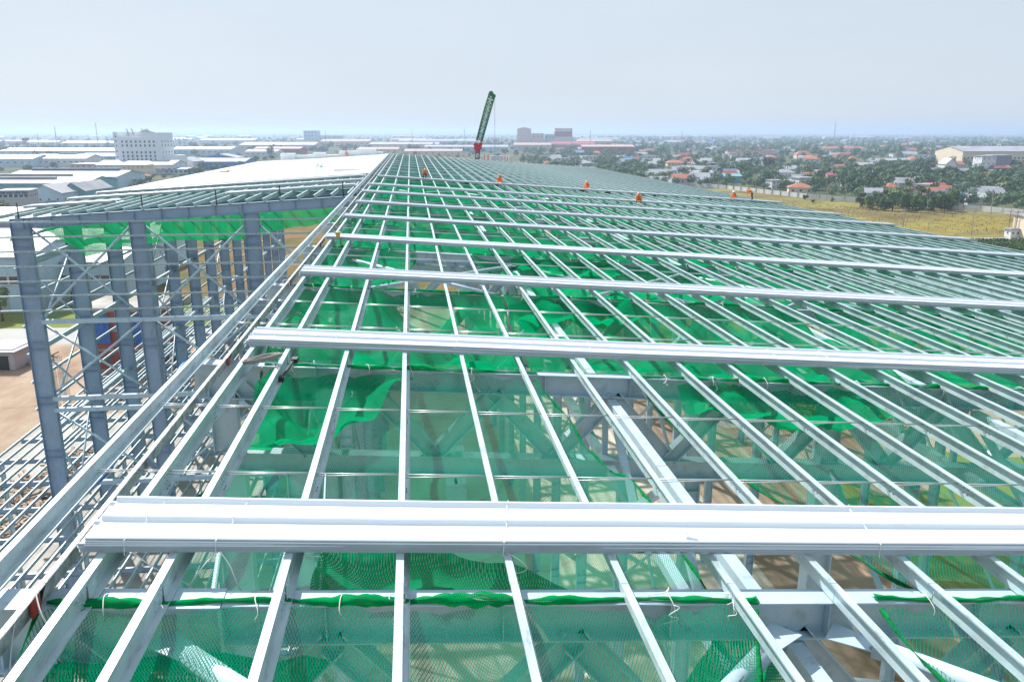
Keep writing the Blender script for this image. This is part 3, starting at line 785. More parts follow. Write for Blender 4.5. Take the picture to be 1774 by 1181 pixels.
# nets of the left half: one big sheet drooping behind the gable, seen from the end
px_b = [(66,394),(85,403),(110,418),(135,434),(152,446),(165,444),(185,436),(205,431),(240,428),(280,421),(320,417),(360,418),(420,417),(450,408),(500,396),(560,389),(596,386)]
bx = [(aty(px, py, 68.0)[0], aty(px, py, 68.0)[2]) for px, py in px_b]
def botz(x):
    xs = [b[0] for b in bx]; zs = [b[1] for b in bx]
    return float(np.interp(x, xs, zs))
mb = MB(); uv = []; nx, ny = 120, 14
for j in range(ny+1):
    t = j/ny
    for i in range(nx+1):
        x = bx[0][0]+(RIDGE-.3-bx[0][0])*i/nx
        zt = lz(x)-.75; zb = botz(x)
        if t < .6:
            s = t/.6; y = 65.3+2.7*s; z = zt+(zb-zt)*s**.8
        else:
            s = (t-.6)/.4; y = 68+6.0*s; z = zb+(zt-zb)*s**1.6
        mb.v.append((x+.1*math.sin(z*2+x), y+.18*sn(x*1.7, z*1.2), z+.08*sn(x*1.1, y)*math.sin(math.pi*t))); uv.append((x, z*1.3+y*.4))
for j in range(ny):
    for i in range(nx): mb.f.append((j*(nx+1)+i, j*(nx+1)+i+1, (j+1)*(nx+1)+i+1, (j+1)*(nx+1)+i))
mb.m = [0]*len(mb.f); mb.uv = uv
build('safety_net', mb, M['net4'], None, True, loc=(-17, 68, 30), label='long green net drooping behind the open left gable beam', category='net', group='green safety nets slung under the roof beams')
for k in range(1, 4):
    net('green net on the left slope, %s bay behind the gable' % ORD[k], -29.2, -5, YL[k]+.2, YL[k+1]-.2, .9, M['net2'], zf=lz, top=-.4, seed=90+k, fold=.2)

# ================================================================ rope, clamps and other small gear on the near roof
def coil(c, R1, R2, n, r, seed, tail=True):
    rnd = random.Random(seed); pts = []
    for i in range(n*18):
        a = i*2*math.pi/18; q = 1+.10*math.sin(i*.37)+rnd.uniform(-.02,.02)
        pts.append((c[0]+R1*q*math.cos(a)+.05*math.sin(i*.05), c[1]+R2*q*math.sin(a), c[2]+.03+.012*(i/18 % 4)+.07*math.cos(a)+rnd.uniform(-.006,.006)))
    return pts
pc = coil((-3.19, 16.72, rz(-3.17)+.05), .33, .15, 14, .02, 4)
mb = MB(); mb.tube(pc, .02, 6)
rope = build('rope_coil', mb, M['rope'], None, True, loc=(-3.17, 16.75, rz(-3.17)-.1), label='grey coil of rope lying on the purlins near the second bundle', category='rope')
mb = MB(); mb.tube([(-3.0,16.7,33.3),(-2.9,16.5,33.33),(-2.82,16.3,33.32),(-2.86,16.15,33.2),(-2.95,16.2,33.12),(-2.93,16.4,33.2)], .012, 5)
mb.tube([(-3.2,16.62,33.3),(-3.15,16.4,33.26),(-3.08,16.28,33.18),(-3.2,16.2,33.1)], .012, 5)
build('rope_end', mb, M['rope'], rope, True, loc=(-2.9, 16.4, 33.2))
mb = MB(); mb.tube([(-2.76,16.3,rz(-2.76)-.18),(-2.60,17.15,rz(-2.6)-.02)], .03, 8); mb.box(-2.66,-2.54,17.05,17.25,33.2,33.3); mb.box(-2.82,-2.72,16.2,16.36,33.04,33.16)
build('steel_prop', mb, M['black'], None, loc=(-2.7, 16.6, 33.0), label='short black steel bar leaning on the purlin beside the rope coil', category='bar')
# knotted cords hanging from the nearest members
def cord(label, pts, r=.007):
    mb = MB(); P = [np.array(p, float) for p in pts]; out = []
    for i in range(len(P)-1):
        for s in range(4):
            t = s/4; p_ = P[max(i-1,0)]; a = P[i]; b = P[i+1]; n_ = P[min(i+2,len(P)-1)]
            out.append(.5*((2*a)+(-p_+b)*t+(2*p_-5*a+4*b-n_)*t*t+(-p_+3*a-3*b+n_)*t**3))
    out.append(P[-1]); mb.tube(out, r, 5)
    return build('loose_cord', mb, M['cord'], None, True, loc=pts[0], label=label, category='cord', group='white cords on the near steelwork')
zb1 = rz(-2.4)
cord('white cord running from the nearest bundle to the left net corner', [(-3.3,8.8,rz(-3.3)+.02),(-3.05,8.7,33.2),(-2.85,8.72,33.05),(-2.7,8.9,32.8)])
cord('white cord hanging from the nearest bundle at its second tie', [(-2.35,8.8,zb1+.02),(-2.45,8.65,zb1-.02),(-2.6,8.6,zb1-.2),(-2.75,8.75,zb1-.45)])
cord('thin cord hanging from the nearest bundle right of its second tie', [(-2.33,8.8,zb1+.02),(-2.2,8.65,zb1-.08),(-2.12,8.6,zb1-.3),(-2.08,8.7,zb1-.5)])
cord('white cord looped under the nearest bundle in the middle of the picture', [(1.0,8.82,rz(1)+.02),(1.15,8.7,rz(1)-.02),(1.25,8.7,rz(1)-.15),(1.12,8.7,rz(1)-.2),(1.08,8.68,rz(1)-.1)], .005)
cord('knotted white cord at the left end of the nearest beam', [(-4.0,8.0,rz(-4)+.06),(-3.85,7.75,rz(-3.8)-.1),(-3.75,7.7,rz(-3.7)-.22),(-3.68,7.72,rz(-3.7)-.2)], .009)
cord('white cord tail at the extreme lower left edge beam', [(-4.02,7.7,rz(-4)+.03),(-4.0,7.5,rz(-4)-.1),(-3.98,7.3,rz(-4)-.35),(-3.95,7.2,rz(-4)-.5)], .006)
cord('cord wrapped round the ridge edge beam by the third bundle', [(-4.0,25.6,rz(-4)-.1),(-4.1,25.7,rz(-4)+.08),(-3.95,25.8,rz(-4)+.07),(-3.9,25.75,rz(-4)-.15)], .012)
cord('cord tied round the ridge channel beyond the third bundle', [(-4.62,30.1,rz(-4.5)-.2),(-4.66,30.2,rz(-4.5)+.13),(-4.5,30.3,rz(-4.5)+.12),(-4.45,30.2,rz(-4.5)-.25)], .016)
# spare white connector lying on the nearest bundle
mb = MB(); mb.box(3.32,3.46,9.02,9.07,rz(3.4)+.156,rz(3.4)+.178); mb.box(3.34,3.40,9.05,9.10,rz(3.4)+.157,rz(3.4)+.19)
build('bracket', mb, M['sheet'], None, loc=(3.4, 9.05, rz(3.4)+.11), label='small white bracket lying on the nearest sheet bundle', category='bracket')
# yellow clamp on the third bundle's left end
mb = MB(); mb.tube([(-3.3,36.5,rz(-3.3)+.1),(-3.3,36.5,rz(-3.3)+.3)], .09, 8); mb.box(-3.42,-3.18,36.4,36.6,rz(-3.3)+.28,rz(-3.3)+.36)
build('clamp', mb, mat('yellow_paint', (.55,.38,.08), .6), None, loc=(-3.3, 36.5, rz(-3.3)+.1), label='small yellow clamp on the left end of the fourth bundle', category='clamp')
# black rail posts on the gable beam and at the ridge
for i, (x, y) in enumerate([(-29.3,65.0),(-20.4,65.1),(-14.9,65.0),(-10.1,65.0),(-5.3,65.0)]):
    mb = MB(); mb.tube([(x,y,lz(x)-.27),(x,y,lz(x)+.85)], .045, 6); mb.box(x-.1,x+.1,y-.1,y+.1,lz(x)-.265,lz(x)-.24)
    build('rail_post', mb, M['black'], None, loc=(x, y, lz(x)-.27), label=['thin black rail post at the left gable corner','thin black rail post above the first inner gable column','thin black rail post midway along the gable beam','thin black rail post above the last gable column','thin black rail post on the gable beam beside the ridge'][i], category='post', group='black rail posts on the gable beam')
# goods on the laid white roof
def pack(label, x, y, lx, ly, h, m=None):
    mb = MB(); n = 4
    for i in range(n):
        z = lz(x)+.14+h*i/n; e = .12*random.random()
        mb.box(x-lx/2+e, x+lx/2-e, y-ly/2+e*.5, y+ly/2-e*.5, z+.01, z+h/n-.02)
    build('stacked_panels', mb, m or M['sheet'], None, loc=(x, y, lz(x)+.14), label=label, category='panels', group='white panel stacks on the laid roof')
for i, (px, py, lx, h) in enumerate([(500,277,3.0,1.3),(530,275,4.4,.7),(573,268,2.6,1.0),(565,272,6.5,.6),(620,265,4.5,1.0),(645,263,4.2,1.3),(660,262,3.0,.5)]):
    d = ray(px, py); t = (ZR-ML*RIDGE+.1-38)/(d[2]-ML*d[0]); p = CAM+d*t
    pack(['tall white panel stack at the left end of the laid roof','low white panel stack left of the short pair','small white panel stack left of the roof worker','long low white panels in front of the roof worker','white panel stack right of the roof worker','white panel stack nearest the ridge, upper','thin white panels at the ridge end of the stacks'][i], p[0], min(p[1], 176), lx, 2.0, h)
mb = MB(); mb.box(-9.5,-6.0,104.0,104.6,lz(-8)+.02,lz(-8)+.32); build('white_sheet_pack', mb, M['sheet'], None, loc=(-8,104,lz(-8)+.15), label='single long white pack lying alone on the laid roof', category='panels')
mb = MB()
for i in range(9):
    a = random.uniform(0,6.28); mb.tube([(-13+.4*math.cos(a),121+1.2*math.sin(a),lz(-13)+.14),(-13+.3*math.cos(a+.6),121+.9*math.sin(a+.6),lz(-13)+.5)], .16, 6)
build('plastic_wrap', mb, mat('pale_cyan_wrap', (.5,.72,.74), .4), None, True, loc=(-13,121,lz(-13)+.14), label='crumpled pale cyan wrapping on the laid white roof', category='wrapping')
mb = MB(); mb.box(-27.6,-26.4,124,124.8,lz(-27)+.14,lz(-27)+.3); mb.box(-26.6,-26.2,124.1,124.5,lz(-27)+.3,lz(-27)+.44)
build('timber_scrap', mb, mat('raw_timber', (.6,.36,.2), .8), None, loc=(-27,124,lz(-27)+.14), label='orange timber scrap on the left of the laid white roof', category='timber')
# blue hose strung outside the ridge
hy = [11.8]+[Y0+D*k for k in (1,)]+[20.5]
mb = MB(); hp_ = []
for y in np.linspace(10.6, 20.4, 40):
    t = ((y-Y0) % D)/D; hp_.append((-4.98+.05*math.sin(y*1.7), float(y), rz(RIDGE)-.33-.30*4*t*(1-t)+.02*math.sin(y*2.3)))
mb.tube(hp_, .055, 8)
build('hose', mb, M['blue'], None, True, loc=hp_[0], label='blue hose strung along the outside of the ridge beam', category='hose')

# ================================================================ workers
def person(label, loc, facing, pose, helmet='y', trousers='navy'):
    J = {'sit': dict(hip=(0,0,.12),chest=(0,.10,.46),neck=(0,.15,.60),head=(0,.19,.74),
                     knL=(-.20,.40,.36),anL=(-.22,.30,-.05),knR=(.20,.40,.36),anR=(.22,.32,-.05),
                     shL=(-.19,.12,.55),elL=(-.30,.28,.36),haL=(-.20,.46,.34),shR=(.19,.12,.55),elR=(.30,.28,.36),haR=(.18,.46,.34)),
         'crouch': dict(hip=(0,0,.36),chest=(0,.26,.66),neck=(0,.36,.78),head=(0,.44,.90),
                     knL=(-.17,.40,.44),anL=(-.15,.06,.08),knR=(.17,.42,.44),anR=(.15,.08,.08),
                     shL=(-.20,.30,.74),elL=(-.28,.48,.54),haL=(-.16,.66,.36),shR=(.20,.30,.74),elR=(.28,.48,.54),haR=(.16,.66,.36)),
         'bend': dict(hip=(0,0,.86),chest=(0,.36,1.06),neck=(0,.54,1.05),head=(0,.68,1.00),
                     knL=(-.12,.06,.46),anL=(-.14,-.02,.08),knR=(.13,.02,.46),anR=(.15,-.12,.08),
                     shL=(-.19,.44,1.04),elL=(-.24,.56,.78),haL=(-.16,.66,.54),shR=(.19,.44,1.04),elR=(.24,.54,.78),haR=(.14,.64,.54))}[pose]
    order = ['hip','chest','neck','head','knL','anL','knR','anR','shL','elL','haL','shR','elR','haR']
    rad = dict(hip=.155,chest=.165,neck=.062,head=.105,knL=.085,anL=.055,knR=.085,anR=.055,shL=.085,elL=.06,haL=.042,shR=.085,elR=.06,haR=.042)
    extra = {'toL': tuple(np.array(J['anL'])+(0,.17,-.04)), 'toR': tuple(np.array(J['anR'])+(0,.17,-.04))}
    J = {**J, **extra}; order += ['toL','toR']; rad.update(toL=.045, toR=.045)
    edges = [('hip','chest'),('chest','neck'),('neck','head'),('hip','knL'),('knL','anL'),('hip','knR'),('knR','anR'),('chest','shL'),('shL','elL'),('elL','haL'),('chest','shR'),('shR','elR'),('elR','haR'),('anL','toL'),('anR','toR')]
    me = bpy.data.meshes.new('skeleton'); me.from_pydata([J[o] for o in order], [(order.index(a), order.index(b)) for a, b in edges], [])
    ob = bpy.data.objects.new('person', me); COL.objects.link(ob)
    md = ob.modifiers.new('skin', 'SKIN'); ss = ob.modifiers.new('sub', 'SUBSURF'); ss.levels = 1; ss.render_levels = 1
    for i, o in enumerate(order):
        v = me.skin_vertices[0].data[i]; v.radius = (rad[o], rad[o]); v.use_root = (o == 'hip')
    dg = bpy.context.evaluated_depsgraph_get(); ev = bpy.data.meshes.new_from_object(ob.evaluated_get(dg))
    bpy.data.objects.remove(ob)
    ev.name = 'person'
    for k in ('skin', 'orange', trousers, 'black'): ev.materials.append(M[k])
    P = {k: np.array(v) for k, v in J.items()}
    segm = {('hip','chest'):1,('chest','neck'):1,('neck','head'):0,('hip','knL'):2,('knL','anL'):2,('hip','knR'):2,('knR','anR'):2,('chest','shL'):1,('shL','elL'):1,('elL','haL'):1,('chest','shR'):1,('shR','elR'):1,('elR','haR'):1,('anL','toL'):3,('anR','toR'):3}
    mi = []
    for pl in ev.polygons:
        c = np.array(pl.center); best = (9, 0)
        for (a, b), s in segm.items():
            A, B = P[a], P[b]; t = np.clip(np.dot(c-A, B-A)/np.dot(B-A, B-A), 0, 1); dd = np.linalg.norm(c-A-t*(B-A))-rad[a]*(1-t)-rad[b]*t
            if dd < best[0]:
                s2 = s
                if (a, b) in (('elL','haL'),('elR','haR')) and t > .82: s2 = 0
                best = (dd, s2)
        mi.append(best[1])
    ev.polygons.foreach_set('material_index', mi); ev.polygons.foreach_set('use_smooth', [True]*len(ev.polygons))
    o = place('person', ev, None, loc, (0, 0, facing), label=label, category='person', group='workers in orange on the roof')
    h = P['head']; mb = MB(); n = 12; rings = []
    for r_, z_ in ((.168,.03),(.15,.035),(.145,.075),(.12,.125),(.07,.155),(.01,.165)):
        rings.append([(h[0]+r_*math.cos(2*math.pi*i/n), h[1]+r_*1.12*math.sin(2*math.pi*i/n), h[2]+z_) for i in range(n)])
    vs = [q for g in rings for q in g]
    mb.add(vs, [(i*n+j, i*n+(j+1) % n, (i+1)*n+(j+1) % n, (i+1)*n+j) for i in range(len(rings)-1) for j in range(n)])
    place('helmet', mb.mesh('helmet', M['helmet_'+helmet], True), o, (0,0,0), local=True)
    mb = MB(); c = P['chest']; s = P['hip']
    for sx in (-1, 1): mb.tube([s+(sx*.12,-.13,.05), c+(sx*.10,-.15,0), c+(sx*.10,0,.17)], .018, 5)
    place('harness', mb.mesh('harness', M['red'], True), o, (0,0,0), local=True)
    return o
TB = .14
person('worker crouching in orange on the far bundle, nearest the ridge', (1.35, 88.7, rz(1.35)+TB), R(200), 'crouch')
person('worker in orange sitting on the far bundle, second from the ridge', (9.45, 88.8, rz(9.45)+TB+.02), R(-20), 'sit', trousers='orange')
person('worker in orange sitting on the far bundle, third from the ridge', (19.3, 88.9, rz(19.3)+TB+.02), R(15), 'sit', trousers='orange')
person('worker in orange bent low between the bundles, right of centre', (20.9, 74.0, rz(20.9)+.06), R(170), 'sit', trousers='orange')
person('worker with a white helmet sitting on the far bundle near the eave', (36.2, 88.6, rz(36.2)+TB+.02), R(30), 'sit', 'w', 'orange')
person('worker bending forward at the eave end of the far bundle', (38.3, 88.8, rz(38.3)+TB), R(75), 'bend')
person('worker in orange crouching among the panel stacks on the laid white roof', (-12.9, 175.0, lz(-12.9)+.14), R(100), 'crouch', trousers='orange')

# ================================================================ crane beyond the far end of the hall
cr = empty('crawler_crane', (16.0, 218.0, .008), label='green lattice crane jib with red head rising beyond the roof', category='crane')
def lattice(p, q, w0, w1, n, name_c, m, parent, r=.09, rl=.05):
    p = np.array(p, float); q = np.array(q, float); d = (q-p)/np.linalg.norm(q-p)
    s = np.cross(d, (0,1.0,0)); s /= np.linalg.norm(s); u = np.cross(s, d)
    cor = lambda t, i: p+(q-p)*t+((s if i in (1, 2) else -s)*1.0+(u if i in (2, 3) else -u))*.5*(w0+(w1-w0)*t)
    for i in range(4):
        b = MB(); b.tube([cor(0, i), cor(1, i)], r, 6); build(name_c, b, m, parent, True, loc=cor(0, i))
    b = MB()
    for j in range(n):
        t0, t1 = j/n, (j+1)/n
        for i in range(4):
            k = (i+1) % 4
            b.tube([cor(t0, i), cor(t1, k)] if j % 2 else [cor(t0, k), cor(t1, i)], rl, 4); b.tube([cor(t1, i), cor(t1, k)], rl, 4)
    build('lacing', b, m, parent, kind='stuff', loc=tuple(p))
base = np.array((15.2, 219.0, 2.5)); headp = np.array((17.5, 215.5, 34.6)); tip = np.array((21.1, 215.0, 47.3))
lattice(base, headp-(headp-base)/np.linalg.norm(headp-base)*.6, 1.3, 1.0, 22, 'boom_chord', M['black'], cr, .08, .045)
lattice(headp+(tip-headp)*.08, tip, 1.3, 1.6, 13, 'jib_chord', M['crane_g'], cr, .21, .11)
b = MB(); b.box(16.5,18.4,214.9,216.2,33.4,34.6); b.tube([(16.9,214.8,34.7),(16.9,216.3,34.7)], .6, 12); b.tube([(18.1,214.8,34.8),(18.1,216.3,34.8)], .5, 12); b.tube([(17.3,214.8,33.3),(17.3,216.3,33.3)], .6, 12)
build('boom_head', b, M['crane_r'], cr, loc=(17.4,215.5,33.4))
b = MB(); b.tube([(20.9,214.5,47.4),(20.9,215.5,47.4)], .62, 12); b.tube([(21.6,214.5,46.7),(21.6,215.5,46.7)], .5, 12)
build('tip_sheave', b, M['crane_g'], cr, loc=(21,215,47))
b = MB(); b.tube([(21.85,215,46.6),(21.8,215,6.0)], .035, 5); build('hoist_rope', b, M['black'], cr, loc=(21.8,215,6))
b = MB(); b.tube([(16.9,215.5,35.4),(20.3,215,47.2)], .04, 5); build('pendant_rope', b, M['crane_g'], cr, loc=(16.9,215.5,35.4))
b = MB(); b.box(21.4,22.2,214.7,215.3,4.8,6.0); b.tube([(21.8,215,4.8),(21.8,215,4.2),(22.1,215,3.95),(22.0,215,4.3)], .09, 6); build('hook_block', b, M['crane_r'], cr, loc=(21.8,215,4))
b = MB(); b.box(12.6,17.4,218.0,222.5,1.5,3.6); b.box(17.0,18.4,218.4,219.8,1.8,4.2); build('upper_body', b, M['crane_g'], cr, loc=(15,220,1.5))
b = MB(); b.box(12.8,17.2,222.5,223.8,1.5,3.9); build('counterweight', b, M['crane_r'], cr, loc=(15,223,1.5))
for x in (12.4, 16.6):
    b = MB(); b.ext([(-.5,-3.2),(.5,-3.2),(.75,-2.9),(.75,2.9),(.5,3.2),(-.5,3.2),(-.75,2.9),(-.75,-2.9)], (x,220.0,.75), (x+1.0,220.0,.75), up=(0,1,0)); build('track', b, M['black'], cr, loc=(x,220,.1))

# orange and white boards at the far roof edge
for i, (px, w_) in enumerate([(844,1.7),(878,1.2)]):
    q = aty(px, 276, 182.5); z = rz(q[0]); b = MB()
    for j in range(4): b.box(-w_/2+w_*j/4, -w_/2+w_*(j+1)/4-.01, 0, .08, .05, 1.15, j % 2)
    b.box(-w_/2-.05,-w_/2,-.1,.3,0,1.2,1); b.box(w_/2,w_/2+.05,-.1,.3,0,1.2,1)
    place('safety_board', b.mesh('safety_board', [M['salmon'], M['helmet_w']]), None, (q[0], 182.5, z), label=['wider orange and white safety board at the far roof edge','narrower orange and white safety board at the far roof edge'][i], category='board', group='safety boards')

# ================================================================ buildings
_win = {}
def win_mesh(w, h, m='glass', fr='wall_w'):
    key = (round(w, 1), round(h, 1), m, fr)
    if key not in _win:
        b = MB(); t = .12*min(w, h)
        b.box(-w/2,w/2,-.14,.02,-h/2,-h/2+t,1); b.box(-w/2,w/2,-.14,.02,h/2-t,h/2,1)
        b.box(-w/2,-w/2+t,-.14,.02,-h/2+t,h/2-t,1); b.box(w/2-t,w/2,-.14,.02,-h/2+t,h/2-t,1)
        b.box(-w/2+t,w/2-t,-.05,.02,-h/2+t,h/2-t,0)
        _win[key] = b.mesh('window', [M[m], M[fr]])
    return _win[key]
_hm = {}
def house_parts(w, d, h, roof, pitch, eave):
    """wall and roof meshes in local coordinates, front towards -Y"""
    key = (round(w,1), round(d,1), round(h,1), roof, pitch, eave)
    if key in _hm: return _hm[key]
    wall = MB(); rf = MB(); H = pitch
    if roof == 'flat':
        wall.box(-w/2,w/2,-d/2,d/2,0,h)
        rf.box(-w/2-eave,w/2+eave,-d/2-eave,d/2+eave,h,h+.25); rf.box(-w/2+.3,w/2-.3,-d/2+.3,d/2-.3,h+.25,h+.4)
    elif roof == 'gable':                 # ridge along X, gables at the ends
        wall.add([(-w/2,-d/2,0),(w/2,-d/2,0),(w/2,d/2,0),(-w/2,d/2,0),(-w/2,-d/2,h),(w/2,-d/2,h),(w/2,d/2,h),(-w/2,d/2,h),(-w/2,0,h+H),(w/2,0,h+H)],
                 [(0,1,5,4),(2,3,7,6),(1,2,6,9,5),(3,0,4,8,7)])
        e = eave; k = H/(d/2); t = .18
        for s in (-1, 1):
            a = [(-w/2-e, s*(d/2+e), h-k*e), (w/2+e, s*(d/2+e), h-k*e), (w/2+e, 0, h+H), (-w/2-e, 0, h+H)]
            rf.add([(x,y,z+.01) for x,y,z in a]+[(x,y,z+t) for x,y,z in a], [(0,1,2,3),(7,6,5,4),(0,4,5,1),(1,5,6,2),(2,6,7,3),(3,7,4,0)])
    elif roof == 'front':                 # ridge along Y, gable to the front
        wall.add([(-w/2,-d/2,0),(w/2,-d/2,0),(w/2,d/2,0),(-w/2,d/2,0),(-w/2,-d/2,h),(w/2,-d/2,h),(w/2,d/2,h),(-w/2,d/2,h),(0,-d/2,h+H),(0,d/2,h+H)],
                 [(0,1,5,8,4),(2,3,7,9,6),(1,2,6,5),(3,0,4,7)])
        e = eave; k = H/(w/2); t = .18
        for s in (-1, 1):
            a = [(s*(w/2+e), -d/2-e, h-k*e), (s*(w/2+e), d/2+e, h-k*e), (0, d/2+e, h+H), (0, -d/2-e, h+H)]
            rf.add([(x,y,z+.01) for x,y,z in a]+[(x,y,z+t) for x,y,z in a], [(0,1,2,3),(7,6,5,4),(0,4,5,1),(1,5,6,2),(2,6,7,3),(3,7,4,0)])
    else:                                 # hip
        wall.box(-w/2,w/2,-d/2,d/2,0,h)
        e = eave; r = max(.2, w/2-d/2*.8)
        a = [(-w/2-e,-d/2-e,h-.1),(w/2+e,-d/2-e,h-.1),(w/2+e,d/2+e,h-.1),(-w/2-e,d/2+e,h-.1),(-r,0,h+H),(r,0,h+H)]
        rf.add(a, [(0,1,5,4),(1,2,5),(2,3,4,5),(3,0,4),(3,2,1,0)])
    _hm[key] = (wall, rf)
    return wall, rf
_mc = {}
def cached(mb, m, name):
    key = (id(mb), m)
    if key not in _mc: _mc[key] = mb.mesh(name, M[m])
    return _mc[key]
def building(name, loc, rot, w, d, h, roof, pitch, eave, mw, mr, label, cat='house', group=None, wins=None, door=None, winsize=(1.2,1.3), sides=True, vents=None, winmat='glass', bands=None):
    root = place(name, None, None, loc, (0,0,rot), label=label, category=cat, group=group); root.empty_display_size = .5
    wall, rf = house_parts(w, d, h, roof, pitch, eave)
    place('wall', cached(wall, mw, 'wall'), root, (0,0,0), local=True)
    ro = place('roof', cached(rf, mr, 'roof'), root, (0,0,0), local=True)
    if wins:
        nr, nc = wins; me = win_mesh(*winsize, winmat)
        for r in range(nr):
            z = h*(r+.58)/nr
            for c in range(nc):
                x = -w/2+w*(c+.5)/nc
                place('window', me, root, (x, -d/2-.002, z), local=True)
            if sides:
                ns = max(1, int(nc*d/w*.8))
                for c in range(ns):
                    y = -d/2+d*(c+.5)/ns
                    place('window', me, root, (w/2+.002, y, z), (0,0,math.pi/2), local=True)
                    place('window', me, root, (-w/2-.002, y, z), (0,0,-math.pi/2), local=True)
    if door:
        b = MB(); b.box(-door[0]/2,door[0]/2,-.1,.02,0,door[1]); b.box(-door[0]/2-.1,door[0]/2+.1,-.14,.02,door[1],door[1]+.15)
        place('door', b.mesh('door', M[door[2] if len(door) > 2 else 'wall_g']), root, (w*.18, -d/2-.004, 0.02), local=True)
    if vents:
        for y, L, mv in vents:
            b = MB(); b.box(-L/2,L/2,-1.1,1.1,0,1.5); b.box(-L/2-.2,L/2+.2,-1.5,1.5,1.5,1.65)
            zz = h+pitch*(1-abs(y)/(d/2)) if roof == 'gable' else h+.25
            place('ridge_vent', b.mesh('ridge_vent', M[mv]), root, (0, y, zz-.2), local=True)
    if bands:
        for z0, z1, mb_ in bands:
            b = MB(); b.box(-w/2-.12,w/2+.12,-d/2-.12,d/2+.12,z0,z1); place('band', b.mesh('band', M[mb_]), root, (0,0,0), local=True)
    return root
def from_px(xl, xr, yb):
    """ground point of the middle of a facade, and its width in metres"""
    a = at(xl, yb); b = at(xr, yb); c = at((xl+xr)/2, yb)
    return c, float(np.linalg.norm(b-a)), math.atan2(b[1]-a[1], b[0]-a[0])
def px_building(name, xl, xr, yb, h, d, roof, pitch, mw, mr, label, cat='warehouse', turn=0.0, **kw):
    c, w, a = from_px(xl, xr, yb)
    a += turn
    ctr = (c[0]-math.sin(a)*d/2, c[1]+math.cos(a)*d/2, .004)
    return building(name, ctr, a, w, d, h, roof, pitch, kw.pop('eave', .6), mw, mr, label, cat, **kw)

# --- the tall white mill building on the left skyline
c, w, a = from_px(206, 286, 300)
tb = place('mill_building', None, None, (c[0], c[1]+16, 0), (0,0,a), label='tall white many-windowed mill building on the left skyline', category='building')
W, Dp, Hh = w, 30.0, 37.5
b = MB(); b.box(-W/2,W/2,-Dp/2,Dp/2,0,Hh-4.5); b.box(-W/2,-W/2+4,-Dp/2,Dp/2,Hh-4.5,Hh); b.box(W/2-16,W/2,-Dp/2,Dp/2,Hh-4.5,Hh-.5); b.box(-W/2+4,W/2-16,Dp/2-9,Dp/2,Hh-4.5,Hh)
place('wall', b.mesh('wall', M['millwall']), tb, local=True)
b = MB(); b.box(W/2,W/2+12,-Dp/2+3,Dp/2,0,16.0); place('wing', b.mesh('wing', M['millwall']), tb, local=True)
b = MB(); b.add([(-W*.12,2,Hh),(W*.2,2,Hh),(W*.2,12,Hh),(-W*.12,12,Hh),(W*.04,2,Hh+2.6),(W*.04,12,Hh+2.6)], [(0,1,4),(1,2,5,4),(2,3,5),(3,0,4,5)]); place('roof_gable', b.mesh('roof_gable', M['roof_g']), tb, local=True)
for fx in (-.28,-.17,.05,.17):
    b = MB(); b.box(-.9,.9,-.9,.9,0,1.6); b.tube([(0,0,1.6),(-1.0,0,4.6),(-1.2,0,5.2)], .55, 8); b.box(-1.9,-.6,-.5,.5,4.9,5.5)
    place('cowl_stack', b.mesh('cowl_stack', M['roof_g']), tb, (W*fx, -4, Hh-4.5+2.0), local=True)
wm = win_mesh(2.0, 2.4)
for z in (1.9,5.2,12.4,15.6,19.0,25.2,28.8):
    for i in range(8): place('window', wm, tb, (-W/2+8+(W-14)*i/7.0, -Dp/2-.002, z), local=True)
for z in (8,15,20,25,29.5,33.5): place('window', win_mesh(1.6,1.6), tb, (-W/2+2.3, -Dp/2-.002, z), local=True)
for z in (5.2,12.4,15.6,19,25.2,28.8):
    for i in range(4): place('window', wm, tb, (W/2+.002, -Dp/2+4+7*i, z), (0,0,math.pi/2), local=True)

# --- industrial estate, each building from its place in the landscape
E = px_building
E('warehouse', 10, 205, 330, 9, 42, 'gable', 3.0, 'wall_b', 'roof_w', 'long pale shed with a navy ridge vent left of the red-roofed villa', vents=[(0,60,'vent')], wins=(1,9), winsize=(3,1.6), sides=False)
E('warehouse', -160, 150, 345, 9, 40, 'gable', 3.0, 'wall_t', 'roof_g', 'long grey-roofed shed with teal walls in the left middle distance', vents=[(0,70,'roof_g'),(-9,60,'roof_w')], wins=(1,10), winsize=(3,1.6), sides=False)
E('warehouse', 50, 110, 362, 8, 30, 'front', 4.0, 'wall_b', 'roof_w', 'pale blue gabled shed beside the lettered office', door=(5,4,'wall_t'), wins=(1,4))
E('warehouse', 108, 150, 357, 8, 30, 'front', 4.0, 'wall_t', 'roof_w', 'teal gabled shed right of the pale blue gabled shed', door=(4,4,'wall_g'), wins=(1,3))
of = E('office_building', 4, 52, 372, 11, 14, 'flat', 0, 'wall_g', 'roof_w', 'grey-lilac office with dark blue roof lettering at the left edge', 'building', turn=.25, wins=(2,6), winsize=(2.0,1.6))
b = MB(); lw_ = 0
for g, x in enumerate((-5.2,-2.0,1.2,4.4)):
    for j in range(3):
        xx = x+j*.85; b.box(xx,xx+.16,-.1,.1,0,1.5); b.box(xx+.16,xx+.6,-.1,.1,(1.3,.66,0)[(g+j) % 3],(1.5,.86,.2)[(g+j) % 3]); b.box(xx+.45,xx+.6,-.1,.1,.2 if (g*j) % 2 else .7,1.3)
place('lettering', b.mesh('lettering', M['letters']), of, (-.4, -7.2, 9.2), local=True)
E('villa', 206, 246, 322, 6.5, 16, 'hip', 3.0, 'wall_w', 'roof_r', 'white villa with a terracotta hip roof in front of the mill', 'house', wins=(1,8), winsize=(1.6,1.8))
E('warehouse', 168, 300, 303, 9, 34, 'gable', 3.2, 'wall_w', 'roof_w', 'white-roofed shed right in front of the mill', wins=(1,12), winsize=(2,1.4), sides=False)
